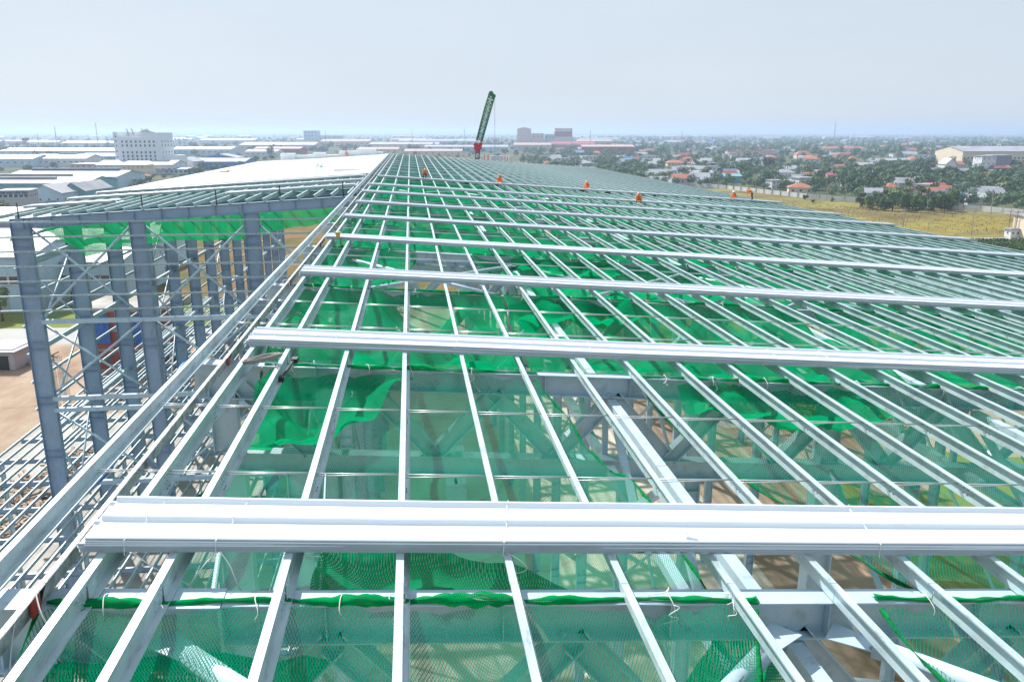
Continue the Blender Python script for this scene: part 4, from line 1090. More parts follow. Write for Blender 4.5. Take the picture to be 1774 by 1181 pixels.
E('warehouse', 122, 172, 302, 9, 26, 'flat', 0, 'wall_p', 'roof_w', 'pinkish block left of the mill forecourt', 'building', wins=(2,5), winsize=(2.2,1.4))
E('warehouse', 213, 252, 306, 9.5, 18, 'flat', 0, 'wall_c', 'roof_w', 'cream block in front of the mill shed', 'building', wins=(2,5))
E('warehouse', 270, 326, 303, 5, 20, 'gable', 1.0, 'wall_b', 'roof_b', 'low blue canopy shed right of the mill', wins=(1,7), winsize=(3,2.5))
E('warehouse', 300, 336, 296, 9, 30, 'front', 4, 'wall_w', 'roof_w', 'white gabled shed just right of the mill wing', wins=(1,3))
E('warehouse', 330, 425, 294, 8, 40, 'gable', 3, 'roof_b', 'roof_b', 'bright blue shed above the laid white roof', wins=(1,8), winsize=(3,1.4), sides=False)
E('warehouse', 352, 410, 285, 8, 30, 'front', 4, 'roof_b', 'roof_w', 'blue-walled gabled shed behind the bright blue shed', door=(5,4,'wall_g'))
E('warehouse', 0, 205, 272, 9, 60, 'gable', 4, 'wall_b', 'roof_w', 'very long white-roofed warehouse left of the mill', wins=(1,16), winsize=(4,1.6), sides=False)
E('warehouse', -40, 58, 290, 9, 44, 'gable', 4, 'wall_b', 'roof_w', 'white-roofed warehouse at the left edge under the water tower', wins=(1,8), winsize=(3,1.6), sides=False)
E('warehouse', 55, 150, 289, 9, 44, 'gable', 4, 'wall_w', 'roof_w', 'white double-roofed warehouse between water tower and mill', vents=[(0,20,'roof_w')], wins=(1,9), winsize=(3,1.6), sides=False)
E('warehouse', 140, 204, 286, 10, 30, 'gable', 3, 'wall_t', 'roof_b', 'blue-grey shed touching the left side of the mill', wins=(1,6), winsize=(3,1.6), sides=False)
E('warehouse', 296, 400, 270, 10, 60, 'gable', 4, 'wall_b', 'roof_w', 'white-roofed warehouse right behind the mill', wins=(1,10), winsize=(4,1.6), sides=False)
E('warehouse', 425, 480, 272, 8, 40, 'gable', 3, 'wall_w', 'roof_w', 'white shed beyond the blue shed', wins=(1,6), winsize=(3,1.4), sides=False)
E('warehouse', 415, 545, 262, 12, 80, 'gable', 5, 'wall_p', 'roof_w', 'far beige factory with a long pale roof', wins=(1,12), winsize=(5,2), sides=False)
E('warehouse', 440, 520, 267, 9, 50, 'gable', 3, 'roof_m', 'roof_s', 'far maroon-walled factory in front of the beige one')
E('warehouse', 555, 640, 255, 14, 80, 'gable', 5, 'wall_c', 'roof_s', 'far cream factory with a reddish roof edge', wins=(1,10), winsize=(6,2), sides=False)
E('silo_block', 527, 551, 251, 40, 40, 'flat', 0, 'wall_b', 'roof_g', 'hazy tall grey block on the far left-centre skyline', 'building', wins=(4,4), winsize=(3,4), sides=False)
E('silo_block', 551, 591, 251, 26, 40, 'flat', 0, 'wall_b', 'roof_g', 'hazy lower grey block beside the tall skyline block', 'building', wins=(2,5), winsize=(3,4), sides=False)
E('warehouse', 345, 440, 250, 12, 90, 'gable', 5, 'wall_b', 'roof_w', 'hazy white roof on the horizon behind the mill')
E('warehouse', 640, 760, 259, 11, 70, 'gable', 4, 'wall_c', 'roof_w', 'pale factory left of the crane', wins=(1,12), winsize=(4,2), sides=False)
E('warehouse', 690, 830, 252, 12, 90, 'gable', 5, 'wall_b', 'roof_w', 'hazy long white factory behind the crane', wins=(1,14), winsize=(5,2), sides=False)
E('warehouse', 735, 880, 264, 10, 60, 'gable', 3, 'wall_b', 'roof_w', 'pale blue factory low behind the crane', wins=(1,12), winsize=(4,2), sides=False)
E('warehouse', 620, 690, 268, 9, 40, 'gable', 3, 'wall_c', 'roof_s', 'low shed with rusty roof just beyond the ridge end', wins=(1,6), winsize=(3,2), sides=False)
E('warehouse', 700, 800, 271, 8, 40, 'gable', 3, 'wall_c', 'roof_s', 'low rusty-roofed shed beyond the far roof edge', wins=(1,9), winsize=(3,2), sides=False)
E('warehouse', 832, 884, 281, 7, 18, 'flat', 0, 'wall_w', 'roof_w', 'low white block with orange end panels beyond the roof edge', 'building', wins=(1,6))
# mill / power plant in the centre-right skyline
E('silo_block', 896, 920, 256, 44, 30, 'front', 4, 'wall_p', 'roof_g', 'left grey tower block of the maroon-striped plant', 'building', bands=[(28,29,'roof_g')])
E('silo_block', 921, 942, 256, 33, 26, 'flat', 0, 'wall_p', 'roof_m', 'second grey block of the maroon-striped plant', 'building', wins=(2,3), winsize=(3,5), sides=False)
E('silo_block', 944, 961, 256, 31, 26, 'flat', 0, 'wall_g', 'roof_g', 'third grey block of the maroon-striped plant', 'building', wins=(2,3), winsize=(3,5), sides=False)
E('silo_block', 961, 991, 256, 45, 34, 'flat', 0, 'wall_p', 'roof_m', 'tall plant tower with a broad maroon band', 'building', bands=[(26,38,'roof_m')])
E('warehouse', 890, 962, 262, 12, 40, 'gable', 4, 'wall_g', 'roof_s', 'low plant hall under the grey towers', wins=(1,10), winsize=(4,2), sides=False)
E('warehouse', 955, 1030, 262, 14, 40, 'gable', 4, 'wall_p', 'roof_m', 'plant hall with maroon roof below the banded tower', bands=[(8,11,'roof_m')])
E('warehouse', 1000, 1060, 257, 16, 50, 'gable', 4, 'wall_g', 'roof_s', 'grey plant hall right of the banded tower', wins=(1,8), winsize=(4,2), sides=False)
E('warehouse', 1008, 1098, 268, 13, 40, 'gable', 3, 'roof_m', 'roof_s', 'long maroon-walled hall at the right end of the plant')
# right-hand side
E('warehouse', 1665, 1840, 290, 17, 60, 'gable', 5, 'wall_c', 'roof_w', 'huge cream warehouse with a row of dark windows at the right', wins=(1,26), winsize=(2.6,2.2), sides=False)
E('apartment_building', 1697, 1722, 306, 17, 14, 'flat', 0, 'wall_w', 'roof_w', 'white end of the slate-violet block at the right', 'building', wins=(4,3))
E('apartment_building', 1714, 1748, 303, 17, 14, 'flat', 0, 'wall_v', 'roof_g', 'slate-violet block standing before the cream warehouse', 'building', wins=(4,4))
E('house', 1722, 1748, 307, 8, 9, 'gable', 1.8, 'wall_v', 'roof_r', 'slate house with a bright orange roof strip at the right', 'house', wins=(2,4))
E('office_building', 1700, 1728, 289, 18, 14, 'flat', 0, 'wall_g', 'roof_w', 'grey arcaded office before the cream warehouse', 'building', wins=(3,8), winsize=(2,3))
E('gable_building', 1637, 1656, 301, 9, 14, 'front', 5, 'wall_w', 'roof_g', 'pale barn with a steep gable among the trees', 'house', door=(3,4))
E('warehouse', 1510, 1576, 289, 7, 18, 'gable', 2, 'wall_c', 'roof_w', 'long cream-roofed hall among the trees at the right', wins=(1,10), winsize=(2,1.6), sides=False)
E('house', 1546, 1566, 278, 9, 12, 'flat', 0, 'wall_w', 'roof_w', 'stepped white house above the cream-roofed hall', 'house', wins=(2,3))
E('school_building', 1260, 1345, 272, 9, 16, 'flat', 0, 'wall_p', 'roof_m', 'long school-like block with a maroon parapet', 'building', wins=(2,14), sides=False)
E('school_building', 1425, 1500, 266, 9, 16, 'hip', 3, 'wall_w', 'roof_r', 'long white block with terracotta roof on the right horizon', 'building', wins=(2,12), sides=False)
E('house', 1380, 1405, 275, 6, 14, 'hip', 5, 'wall_c', 'roof_r', 'temple with a bright orange hip roof right of centre', 'temple', wins=(1,4))
E('house', 1472, 1486, 285, 6, 10, 'hip', 4, 'wall_c', 'roof_r', 'small pagoda with an orange roof among dark trees', 'temple', wins=(1,2))
E('house', 1156, 1184, 296, 8, 12, 'hip', 2.2, 'wall_c', 'roof_r', 'cream two-storey house with terracotta roof left of centre-right', 'house', wins=(2,5))
E('house', 1184, 1197, 286, 7, 9, 'gable', 2, 'wall_w', 'roof_r', 'small house with red gable roof above the cream one', 'house', wins=(1,2))
E('house', 1278, 1310, 285, 5, 16, 'gable', 2, 'wall_w', 'roof_w', 'wide white-roofed shed among the houses', 'house', wins=(1,5))
E('house', 1228, 1246, 305, 8, 9, 'flat', 0, 'wall_w', 'roof_w', 'white box house with a roof terrace', 'house', wins=(2,3))
E('house', 1195, 1235, 310, 5, 16, 'gable', 1.6, 'wall_w', 'roof_w', 'broad white sheet-roofed house near the roof edge', 'house', wins=(1,5))
E('house', 1255, 1284, 317, 5, 14, 'gable', 1.6, 'wall_t', 'wall_t', 'turquoise-roofed house beside the boundary wall', 'house', wins=(1,4))
E('house', 1157, 1180, 319, 5, 8, 'flat', 0, 'roof_b', 'roof_w', 'blue-fronted shop just above the roof edge', 'house', wins=(1,4), winsize=(2,2.4))
E('house', 1348, 1376, 312, 6, 10, 'hip', 2.5, 'wall_w', 'roof_w', 'white villa with a small red turret roof', 'house', wins=(1,5))
E('warehouse', 1358, 1393, 328, 5.5, 12, 'flat', 0, 'wall_b', 'roof_g', 'pale blue flat shed behind the boundary wall', wins=(1,4))
E('house', 1394, 1415, 316, 5, 10, 'gable', 2.4, 'wall_w', 'roof_r', 'white house with orange gable roof behind the blue shed', 'house', wins=(1,3))
E('house', 1455, 1482, 319, 5, 10, 'gable', 1.6, 'wall_w', 'roof_w', 'long white-roofed cottage by the trees', 'house', wins=(1,4))
E('house', 1433, 1457, 315, 5, 10, 'gable', 1.8, 'wall_p', 'roof_m', 'dull pink-roofed cottage left of the white-roofed one', 'house', wins=(1,3))
E('house', 1536, 1555, 339, 5, 9, 'hip', 2.6, 'wall_w', 'roof_r', 'white pillared house with orange hip roof by the wall', 'house', wins=(1,4))
E('house', 1572, 1590, 343, 4, 8, 'hip', 2.6, 'wall_c', 'roof_r', 'low house with curled orange roof by the wall', 'house', wins=(1,3))
E('house', 1606, 1640, 338, 5, 12, 'gable', 2.2, 'wall_t', 'roof_m', 'teal house with dull maroon roof by the wall', 'house', wins=(1,5))
E('house', 1626, 1650, 345, 5, 9, 'gable', 2.4, 'wall_w', 'roof_r', 'small house with vivid orange roof below the maroon one', 'house', wins=(1,3))
E('house', 1555, 1585, 333, 6, 10, 'gable', 3, 'wall_g', 'roof_g', 'grey-roofed house behind the pillared one', 'house', wins=(1,3))
E('house', 1676, 1710, 355, 4, 10, 'gable', 1.8, 'wall_w', 'roof_g', 'low open shed with pale awning by the right wall', 'house', wins=(1,4))
E('house', 1730, 1775, 321, 5, 14, 'gable', 2, 'wall_w', 'roof_w', 'pale long-roofed house at the right edge', 'house', wins=(1,5))
E('house', 1722, 1750, 337, 5, 10, 'gable', 1.5, 'wall_w', 'roof_w', 'white sheet-roofed shed under the right-hand trees', 'house', wins=(1,3))
gb = E('guard_building', 1798, 1890, 419, 8.0, 16, 'flat', 0, 'wall_c', 'roof_g', 'cream flat building cut by the right picture edge', 'building')
E('guard_hut', 1750, 1766, 412, 3.0, 4, 'flat', 0, 'wall_w', 'roof_w', 'small white hut beside the cream building', 'hut', wins=(1,2), winsize=(.9,1.0))
# --- white factories close on the left, behind the open gable wall
E('warehouse', -140, 62, 541, 12.0, 22, 'gable', 2.2, 'wall_b', 'roof_w', 'pale blue factory wall nearest the left edge behind the columns', turn=.05, wins=(1,10), winsize=(3,2.2), sides=False, door=(5,5,'wall_g'))
E('warehouse', 70, 215, 520, 9.0, 24, 'gable', 2.5, 'wall_b', 'roof_w', 'white-roofed factory seen between the first two columns', wins=(1,8), winsize=(3,1.6), sides=False)
E('warehouse', -150, 268, 470, 9.0, 24, 'gable', 2.5, 'wall_b', 'roof_w', 'second row white-roofed factory behind the gable wall', vents=[(0,50,'roof_w')], wins=(1,14), winsize=(3,1.6), sides=False)
E('warehouse', -150, 262, 445, 9.0, 24, 'gable', 2.5, 'wall_w', 'roof_g', 'third row grey-roofed factory behind the gable wall', wins=(1,14), winsize=(3,1.6), sides=False)
E('warehouse', -170, 200, 415, 8.0, 24, 'gable', 2.5, 'wall_p', 'roof_w', 'fourth row pinkish factory glimpsed under the green net', wins=(1,14), winsize=(3,1.6), sides=False)
# --- brick block under construction with blue tarpaulins
c, w, a = from_px(150, 290, 642)
bb = place('brick_building', None, None, (c[0], c[1]+6, .01), (0,0,a), label='unfinished red-brown brick block hung with blue tarpaulins behind the columns', category='building')
b = MB(); b.box(-w/2,w/2,-5,5,0,10.0); place('wall', b.mesh('wall', M['brick']), bb, local=True)
b = MB()
for z in (3.1,6.4,9.7): b.box(-w/2-.15,w/2+.15,-5.15,5.15,z,z+.35)
place('floor_band', b.mesh('floor_band', M['conc']), bb, local=True)
b = MB(); b.box(-w/2-.2,w/2+.2,-5.2,5.2,10.05,10.3); place('roof', b.mesh('roof', M['conc']), bb, local=True)
for r in range(3):
    for i in range(5): place('window', win_mesh(1.7,1.5,'glass','brick'), bb, (-w/2+w*(i+.5)/5, -5.002, 1.6+3.3*r), local=True)
for x0, x1 in ((-5.6,-1.6),(.6,4.2)):
    n = 14; b = MB()
    vs = []; 
    for i in range(n+1):
        for j in range(7):
            vs.append((x0+(x1-x0)*i/n, -5.35-.08*math.sin(i*1.9)-.05*math.sin(j*1.3+i), 9.2-4.8*j/6-.1*math.sin(i*.8)*(j == 6)))
    b.add(vs, [(i*7+j, i*7+j+1, (i+1)*7+j+1, (i+1)*7+j) for i in range(n) for j in range(6)])
    place('tarpaulin', b.mesh('tarpaulin', M['tarp'], True), bb, local=True)
# dark site shed at the far left
E('site_shed', -30, 27, 641, 3.0, 7, 'flat', 0, 'wall_g', 'roof_w', 'dark green-grey site shed with pale flat roof at the left edge', 'shed', door=(1.6,2.2,'black'))
# rebar cages standing on the soil
for i, (px, py) in enumerate([(100,700),(112,690),(122,722)]):
    p = at(px, py); b = MB()
    for sx in (-.25,.25):
        for sy in (-.25,.25): b.tube([(sx,sy,0),(sx,sy,6.5)], .03, 5)
    for j in range(16): b.tube([(-.27,-.27,.4*j+.2),(.27,-.27,.4*j+.2),(.27,.27,.4*j+.2),(-.27,.27,.4*j+.2)], .02, 4, closed=True)
    place('rebar_cage', b.mesh('rebar_cage', M['galv_dark']), None, (p[0], p[1], 0), label=['tall rebar cage on the soil, farthest left','tall rebar cage on the soil, middle one','tall rebar cage on the soil, nearest the slab'][i], category='rebar', group='rebar cages on the soil')
# rubble and debris heaps
def heap(label, px, py, r, n, m, z0=0.0):
    p = at(px, py); b = MB()
    for i in range(n):
        a = random.uniform(0, 6.28); q = r*math.sqrt(random.random()); s = random.uniform(.2,.75)
        x, y = p[0]+q*math.cos(a), p[1]+q*math.sin(a); z = z0+max(0, (1-q/r))*1.0*random.random()
        d = np.array((random.uniform(-1,1), random.uniform(-1,1), random.uniform(-.15,.3))); d /= np.linalg.norm(d)
        b.ext(prof_box(s*.5, s*.3), (x, y, z+.15), tuple(np.array((x, y, z+.15))+d*s*random.uniform(.8,3)))
    build('debris_heap', b, m, None, label=label, category='debris', kind='stuff', loc=(p[0], p[1], z0))
heap('rubble heap by the road end of the soil', 55, 625, 3.5, 60, M['rust'])
heap('pale rubble by the dark shed', 35, 618, 3.0, 40, M['conc'])
heap('rusty scrap under the annex purlins', 66, 850, 5.0, 160, M['rust'])
heap('brown scrap under the near annex corner', 10, 905, 5.0, 140, M['rust'])
heap('scrap beside the first tall column', 140, 800, 4.0, 90, M['rust'])
heap('mixed debris under the annex near the ridge', 255, 690, 5.0, 120, M['rust'])
heap('debris on the yard beyond the fourth column', 300, 640, 6.0, 140, M['rust'])
heap('rubble on the grass at the right of the hall', 1290, 700, 4.0, 80, M['rust'])
heap('rubble beyond the right eave', 1560, 720, 5.0, 90, M['rust'])
# pale stacks standing on the hall floor
for i, (px, py, w_, h_) in enumerate([(783,812,1.0,2.6),(797,812,1.0,2.6),(783,866,1.2,2.2),(798,866,1.2,2.2)]):
    p = at(px, py); b = MB()
    for j in range(6): b.box(-w_/2, w_/2, -.8+.02*(j % 2), .8+.02*(j % 2), j*h_/6+.02, (j+1)*h_/6-.02)
    place('crate_stack', b.mesh('crate_stack', M['sheet']), None, (p[0], p[1], .016), label=['white crate stack on the hall floor, back left of four','white crate stack on the hall floor, back right of four','white crate stack on the hall floor, front left of four','white crate stack on the hall floor, front right of four'][i], category='crates', group='white crate stacks on the hall floor')

# ================================================================ water tower, masts, poles and wires
p = at(48, 268); wt = empty('water_tower', (p[0], p[1], 0), label='small lattice water tower on the far left', category='water tower')
for sx in (-4,4):
    for sy in (-4,4): b = MB(); b.tube([(p[0]+sx,p[1]+sy,0),(p[0]+sx*.55,p[1]+sy*.55,23)], .45, 6); build('leg', b, M['roof_m'], wt, loc=(p[0]+sx,p[1]+sy,0))
b = MB(); b.box(p[0]-4,p[0]+4,p[1]-4,p[1]+4,23,27.5); build('tank', b, M['roof_m'], wt, loc=(p[0],p[1],23))
b = MB()
for z in (6,12,18):
    q = 4*(1-.45*z/23); b.tube([(p[0]-q,p[1]-q,z),(p[0]+q,p[1]-q,z),(p[0]+q,p[1]+q,z),(p[0]-q,p[1]+q,z)], .25, 5, closed=True)
build('brace', b, M['roof_m'], wt, loc=(p[0],p[1],6))
for i, (px, py, h) in enumerate([(101,268,46),(172,268,52),(70,270,34),(565,262,40),(1443,262,56),(1180,262,40),(805,262,44),(990,262,44),(715,262,40),(1022,262,40)]):
    p = at(px, py); b = MB()
    for k in range(3):
        a = 2*math.pi*k/3; b.tube([(p[0]+1.2*math.cos(a),p[1]+1.2*math.sin(a),0),(p[0]+.25*math.cos(a),p[1]+.25*math.sin(a),h)], .22, 4)
    for j in range(14):
        z = h*j/14; q = 1.2*(1-.8*j/14); b.tube([(p[0]+q*math.cos(2*math.pi*k/3),p[1]+q*math.sin(2*math.pi*k/3),z) for k in range(3)], .12, 4, closed=True)
    b.tube([(p[0],p[1],h),(p[0],p[1],h+4)], .12, 4)
    build('radio_mast', b, M['roof_g'], None, loc=(p[0],p[1],0), label='slender grey lattice mast, '+['left of the mill','just left of the mill roof','farthest left by the water tower','beyond the laid white roof','tallest above the right woods','above the houses right of the plant','left of the crane','in front of the banded tower','beyond the ridge end','right of the banded tower'][i], category='mast', group='lattice masts on the plain')
pole_pts = []
for i, (px, py, h) in enumerate([(1563,402,9.5),(1682,408,9.5),(1745,409,10),(1757,411,10),(1716,372,10),(1432,347,9),(1308,333,9)]):
    p = at(px, py); b = MB()
    b.tube([(p[0],p[1],0),(p[0],p[1],h)], [.2,.13], 8)
    b.box(p[0]-1.0,p[0]+1.0,p[1]-.08,p[1]+.08,h-.9,h-.7)
    for sx in (-.9,0,.9): b.tube([(p[0]+sx,p[1],h-.7),(p[0]+sx,p[1],h-.4)], .07, 6)
    build('power_pole', b, M['conc'], None, loc=(p[0],p[1],0), label='concrete power pole '+['left of the pair on the dry field','tallest on the yellow grass','with a crossarm beside the white hut','nearest the cream building','behind the right boundary wall','before the trees right of centre','beside the turquoise house'][i], category='pole', group='power poles')
    pole_pts.append((p[0], p[1], h-.4))
for a_, b_ in ((0,1),(1,2),(2,3)):
    A = np.array(pole_pts[a_]); B = np.array(pole_pts[b_])
    for sx in (-.9, .9):
        b = MB(); b.tube([A+(B-A)*t+(sx,0,-.8*4*t*(1-t)) for t in np.linspace(0,1,9)], .025, 4)
        build('power_line', b, M['black'], None, loc=tuple(A), label='thin power line '+['between the two field poles','from the yellow-grass pole to the hut pole','between the hut pole and the cream building pole'][a_]+(', near wire' if sx < 0 else ', far wire'), category='wire')
# boundary wall, panel by panel
bw = empty('boundary_wall', (250, 430, .008), label='long low white boundary wall between the dry field and the houses', category='wall')
wp = [at(*q) for q in [(1150,318),(1260,328),(1400,344),(1560,356),(1700,366),(1774,373)]]; wp.append(wp[-1]+(wp[-1]-wp[-2])*1.4)
for i in range(len(wp)-1):
    A, B = wp[i], wp[i+1]; n = max(1, int(np.linalg.norm(B-A)/8)); 
    for j in range(n):
        a = A+(B-A)*j/n; q = A+(B-A)*((j+1)/n-.02/1)
        b = MB(); b.ext(prof_box(.2, 2.6), (a[0],a[1],1.3), (q[0],q[1],1.3)); b.ext(prof_box(.34, 2.8), (a[0],a[1],1.4), tuple(np.array((a[0],a[1],1.4))+(B-A)/np.linalg.norm(B-A)*.35))
        build('wall_panel', b, M['wall_w'], bw, loc=(a[0],a[1],0))
# low road wall on the left
rw = empty('road_wall', (-120, 186, .008), label='low grey wall along the far side of the left road', category='wall')
for i in range(30):
    x = -330+i*10; y = 186.5+(-31-x)*.05
    b = MB(); b.box(x,x+9.85,y,y+.25,0,1.6); b.box(x,x+.4,y-.06,y+.31,0,1.8); build('wall_panel', b, M['conc'], rw, loc=(x,y,0))

# ================================================================ trees
def crown_mesh(name, m, rx, rzc, n, leaf, blobs, seed, zc):
    rnd = np.random.RandomState(seed); V = []; Fc = []
    cs = []
    for i in range(blobs):
        a = rnd.uniform(0, 6.28); q = rx*.62*math.sqrt(rnd.rand()); cs.append((q*math.cos(a), q*math.sin(a), zc+rnd.uniform(-.55,.6)*rzc, rnd.uniform(.38,.62)*rx))
    for i in range(n):
        cx_, cy_, cz_, r_ = cs[rnd.randint(len(cs))]
        d = rnd.normal(size=3); d /= np.linalg.norm(d); k = r_*(.55+.5*rnd.rand())
        c = np.array((cx_, cy_, cz_))+d*k*np.array((1,1,.8))
        u = np.cross(d, rnd.normal(size=3)); u /= np.linalg.norm(u)+1e-6; nrm = d+.7*rnd.normal(size=3); nrm /= np.linalg.norm(nrm)
        u -= nrm*np.dot(u, nrm); u /= np.linalg.norm(u)+1e-6; w = np.cross(nrm, u); s = leaf*rnd.uniform(.6,1.3)
        k0 = len(V)
        V += [c-u*s*.5, c+w*s*.34+u*.1*s, c+u*s*.6, c-w*s*.36]
        Fc.append((k0,k0+1,k0+2,k0+3))
    me = bpy.data.meshes.new(name); me.from_pydata([tuple(map(float, v)) for v in V], [], Fc); me.materials.append(m)
    return me
def trunk_mesh(h, r, zc, seed, rx):
    rnd = random.Random(seed); b = MB()
    b.tube([(0,0,0),(.1,.05,h*.4),(.05,.1,h*.75),(0,0,zc+.5)], [r, r*.8, r*.55, r*.3], 7)
    for i in range(6):
        a = rnd.uniform(0,6.28); z = h*rnd.uniform(.4,.75); b.tube([(.05,.05,z),(rx*.3*math.cos(a),rx*.3*math.sin(a),z+h*.16),(rx*.6*math.cos(a),rx*.6*math.sin(a),zc+rnd.uniform(-.3,.6))], [r*.45,r*.3,r*.12], 5)
    return b.mesh('trunk', M['bark'], True)
def make_tree(name, m, rx, rzc, zc, n, leaf, blobs, seed, h, r):
    o = place(name, None, None, (0,0,0)); o.empty_display_size = .5
    place('crown', crown_mesh('crown', m, rx, rzc, n, leaf, blobs, seed, zc), o, local=True)
    place('trunk', trunk_mesh(h, r, zc, seed, rx), o, local=True)
    return o
protos = [make_tree('broadleaf_tree', M['leaf'], 4.2, 3.0, 6.2, 520, 1.0, 9, 1, 7, .3),
          make_tree('broadleaf_tree', M['leaf2'], 3.6, 3.4, 6.0, 460, .95, 8, 2, 7, .28),
          make_tree('broadleaf_tree', M['leaf'], 5.2, 3.0, 6.6, 600, 1.1, 11, 3, 7.5, .36),
          make_tree('broadleaf_tree', M['leaf2'], 2.6, 2.6, 4.6, 360, .8, 6, 4, 5, .2)]
def palm_mesh():
    b = MB(); 
    for k in range(15):
        a = 2*math.pi*k/15+random.uniform(-.15,.15); L = random.uniform(2.8,3.6); up = random.uniform(-.1,.9)
        prev = None
        for s in range(6):
            t = s/5; r_ = L*t; z = 9.6+L*(up*t-1.1*t*t)*.8; wd = .5*math.sin(math.pi*min(1, t*.9+.08))+.05
            c = np.array((r_*math.cos(a), r_*math.sin(a), z)); sd = np.array((-math.sin(a), math.cos(a), 0))*wd
            cur = [c-sd-(0,0,.22*wd), c, c+sd-(0,0,.22*wd)]
            if prev is not None: b.add(prev+cur, [(0,1,4,3),(1,2,5,4)])
            prev = cur
    return b.mesh('crown', M['palm'])
pal = place('palm_tree', None, None, (0,0,0))
place('crown', palm_mesh(), pal, local=True)
b = MB(); b.tube([(0,0,0),(.15,.05,3),(.25,.1,6.5),(0,0,9.6)], [.24,.18,.15,.13], 7); place('trunk', b.mesh('trunk', M['bark'], True), pal, local=True)
bush = place('bush', None, None, (0,0,0))
place('crown', crown_mesh('crown', M['bushleaf'], 2.6, 2.6, 420, .75, 8, 9, 2.4), bush, local=True)
place('trunk', trunk_mesh(2.6, .12, 2.0, 5, 2.0), bush, local=True)
used = set()
def put(src, x, y, s, label, group, cat='tree'):
    rot = random.uniform(0, 6.28); sc_ = (s*random.uniform(.9,1.1), s*random.uniform(.9,1.1), s)
    if src.name not in used:
        used.add(src.name); src.location = (x, y, .004); src.rotation_euler = (0,0,rot); src.scale = sc_
        src['label'] = label; src['category'] = cat; src['group'] = group
        return src
    return tree_copy(src, (x, y, .004), rot, sc_, label=label, category=cat, group=group)
import re as _re
def short(l): return _re.split(r' (?:beside|with|among|by|at|near|left|right|above|behind|standing|before|below|under|in|of|just|beyond|cut) ', l+' ')[0].strip()
marks = [(o.location.x, o.location.y, short(o['label'])) for o in bpy.data.objects if o.parent is None and o.get('category') in ('house','building','warehouse','temple','hut') and o.location.x > 120 and 200 < o.location.y < 1100]
taken = set()
def landmark(kind, x, y):
    ds = sorted(((a-x)**2+(b_-y)**2, a, b_, l) for a, b_, l in marks)
    for dd, a, b_, l in ds[:14]:
        da = math.atan2(x, y)-math.atan2(a, b_); rr = math.hypot(x, y)-math.hypot(a, b_); lat = da*math.hypot(x, y)
        rel = ('right of' if lat > 0 else 'left of') if abs(lat) > abs(rr)*.5 else ('behind' if rr > 0 else 'in front of')
        far = '' if dd < 900 else ('some way ' if dd < 3600 else 'well ')
        t = '%s %s%s the %s' % (kind, far, rel, l)
        if t not in taken and len(t.split()) <= 16: taken.add(t); return t
    return kind+' in the wood behind the boundary wall'
def ordinal(n): return str(n)+('th' if 10 < n % 100 < 14 else {1:'st',2:'nd',3:'rd'}.get(n % 10,'th'))
bush_px = sorted(random.uniform(1480, 1652) for _ in range(34))
# bush row on the dry field
for i in range(34):
    px = bush_px[i]; py = 363+random.uniform(-7,5)
    p = at(px, py); put(bush if i % 3 else protos[3], p[0], p[1], random.uniform(.95,1.6), 'green bush, %s from the left in the thicket on the dry field' % ordinal(i+1), 'bushes on the dry field', 'bush')
for i, (px, py, s) in enumerate([(1332,334,.7),(1345,336,.5),(1395,346,.6),(1408,352,.45),(1268,328,.7),(1256,325,.8),(1442,350,.5)]):
    p = at(px, py); put(bush, p[0], p[1], s, 'small scrub bush, %s in line along the foot of the boundary wall' % ['third','fourth','fifth','sixth','second','first','seventh'][i], 'scrub along the boundary wall', 'bush')
# dense belt of trees behind the wall, each its own thing
cnt = 0
placed = []
house_xy = [(o.location.x, o.location.y) for o in bpy.data.objects if o.parent is None and o.get('category') in ('house','building','warehouse','temple')]
def clear(x, y, r):
    return all((x-a)**2+(y-b_)**2 > r*r for a, b_ in house_xy)
tries = 0
while cnt < 210 and tries < 5000:
    tries += 1
    px = random.uniform(1090, 1800); py = random.triangular(282, 358, 318)
    lim = np.interp(px, [1090,1260,1400,1560,1700,1800], [306,318,334,347,357,364])
    if py > lim: continue
    p = at(px, py)
    if not clear(p[0], p[1]-4, 9): continue
    if px > 1400 and px < 1700 and 285 < py < 335 or random.random() < .6:
        kind = random.random()
        if kind < .2: put(pal, p[0], p[1], random.uniform(.9,1.3), landmark('slim coconut palm', p[0], p[1]), 'palms behind the boundary wall')
        else:
            j = random.choice([0,0,1,2,2,3]); put(protos[j], p[0], p[1], random.uniform(.75,1.35), landmark(['dark rounded tree','lighter green tree','wide dark tree','small light green tree'][j], p[0], p[1]), 'trees behind the boundary wall')
        cnt += 1
# trees standing on the left
for px, py, s, j, lab in [(5,556,.8,1,'thin tree by the pale blue factory wall at the left edge'),(150,345,.8,3,'small tree beside the teal gabled shed'),(248,322,1.0,0,'dark tree right of the terracotta villa'),(225,318,.7,0,'pointed dark tree behind the terracotta villa'),
                          (160,308,.8,1,'tree left of the terracotta villa'),(85,368,.7,3,'tree before the pale blue gabled shed'),(10,388,1.2,1,'leafy tree at the left edge below the lettered office'),(18,398,1.0,3,'lower leafy tree at the left edge'),
                          (262,320,.8,1,'tree right of the dark villa tree'),(445,282,1.1,0,'dark tree right of the bright blue shed'),(470,279,1.0,0,'dark tree beyond the laid white roof'),(130,350,.6,1,'shrubby tree between the gabled sheds'),(132,536,.6,3,'shrub beyond the road between columns'),(140,530,.5,0,'dark shrub beyond the road between columns')]:
    p = at(px, py); put(protos[j], p[0], p[1], s, lab, 'trees on the industrial estate')
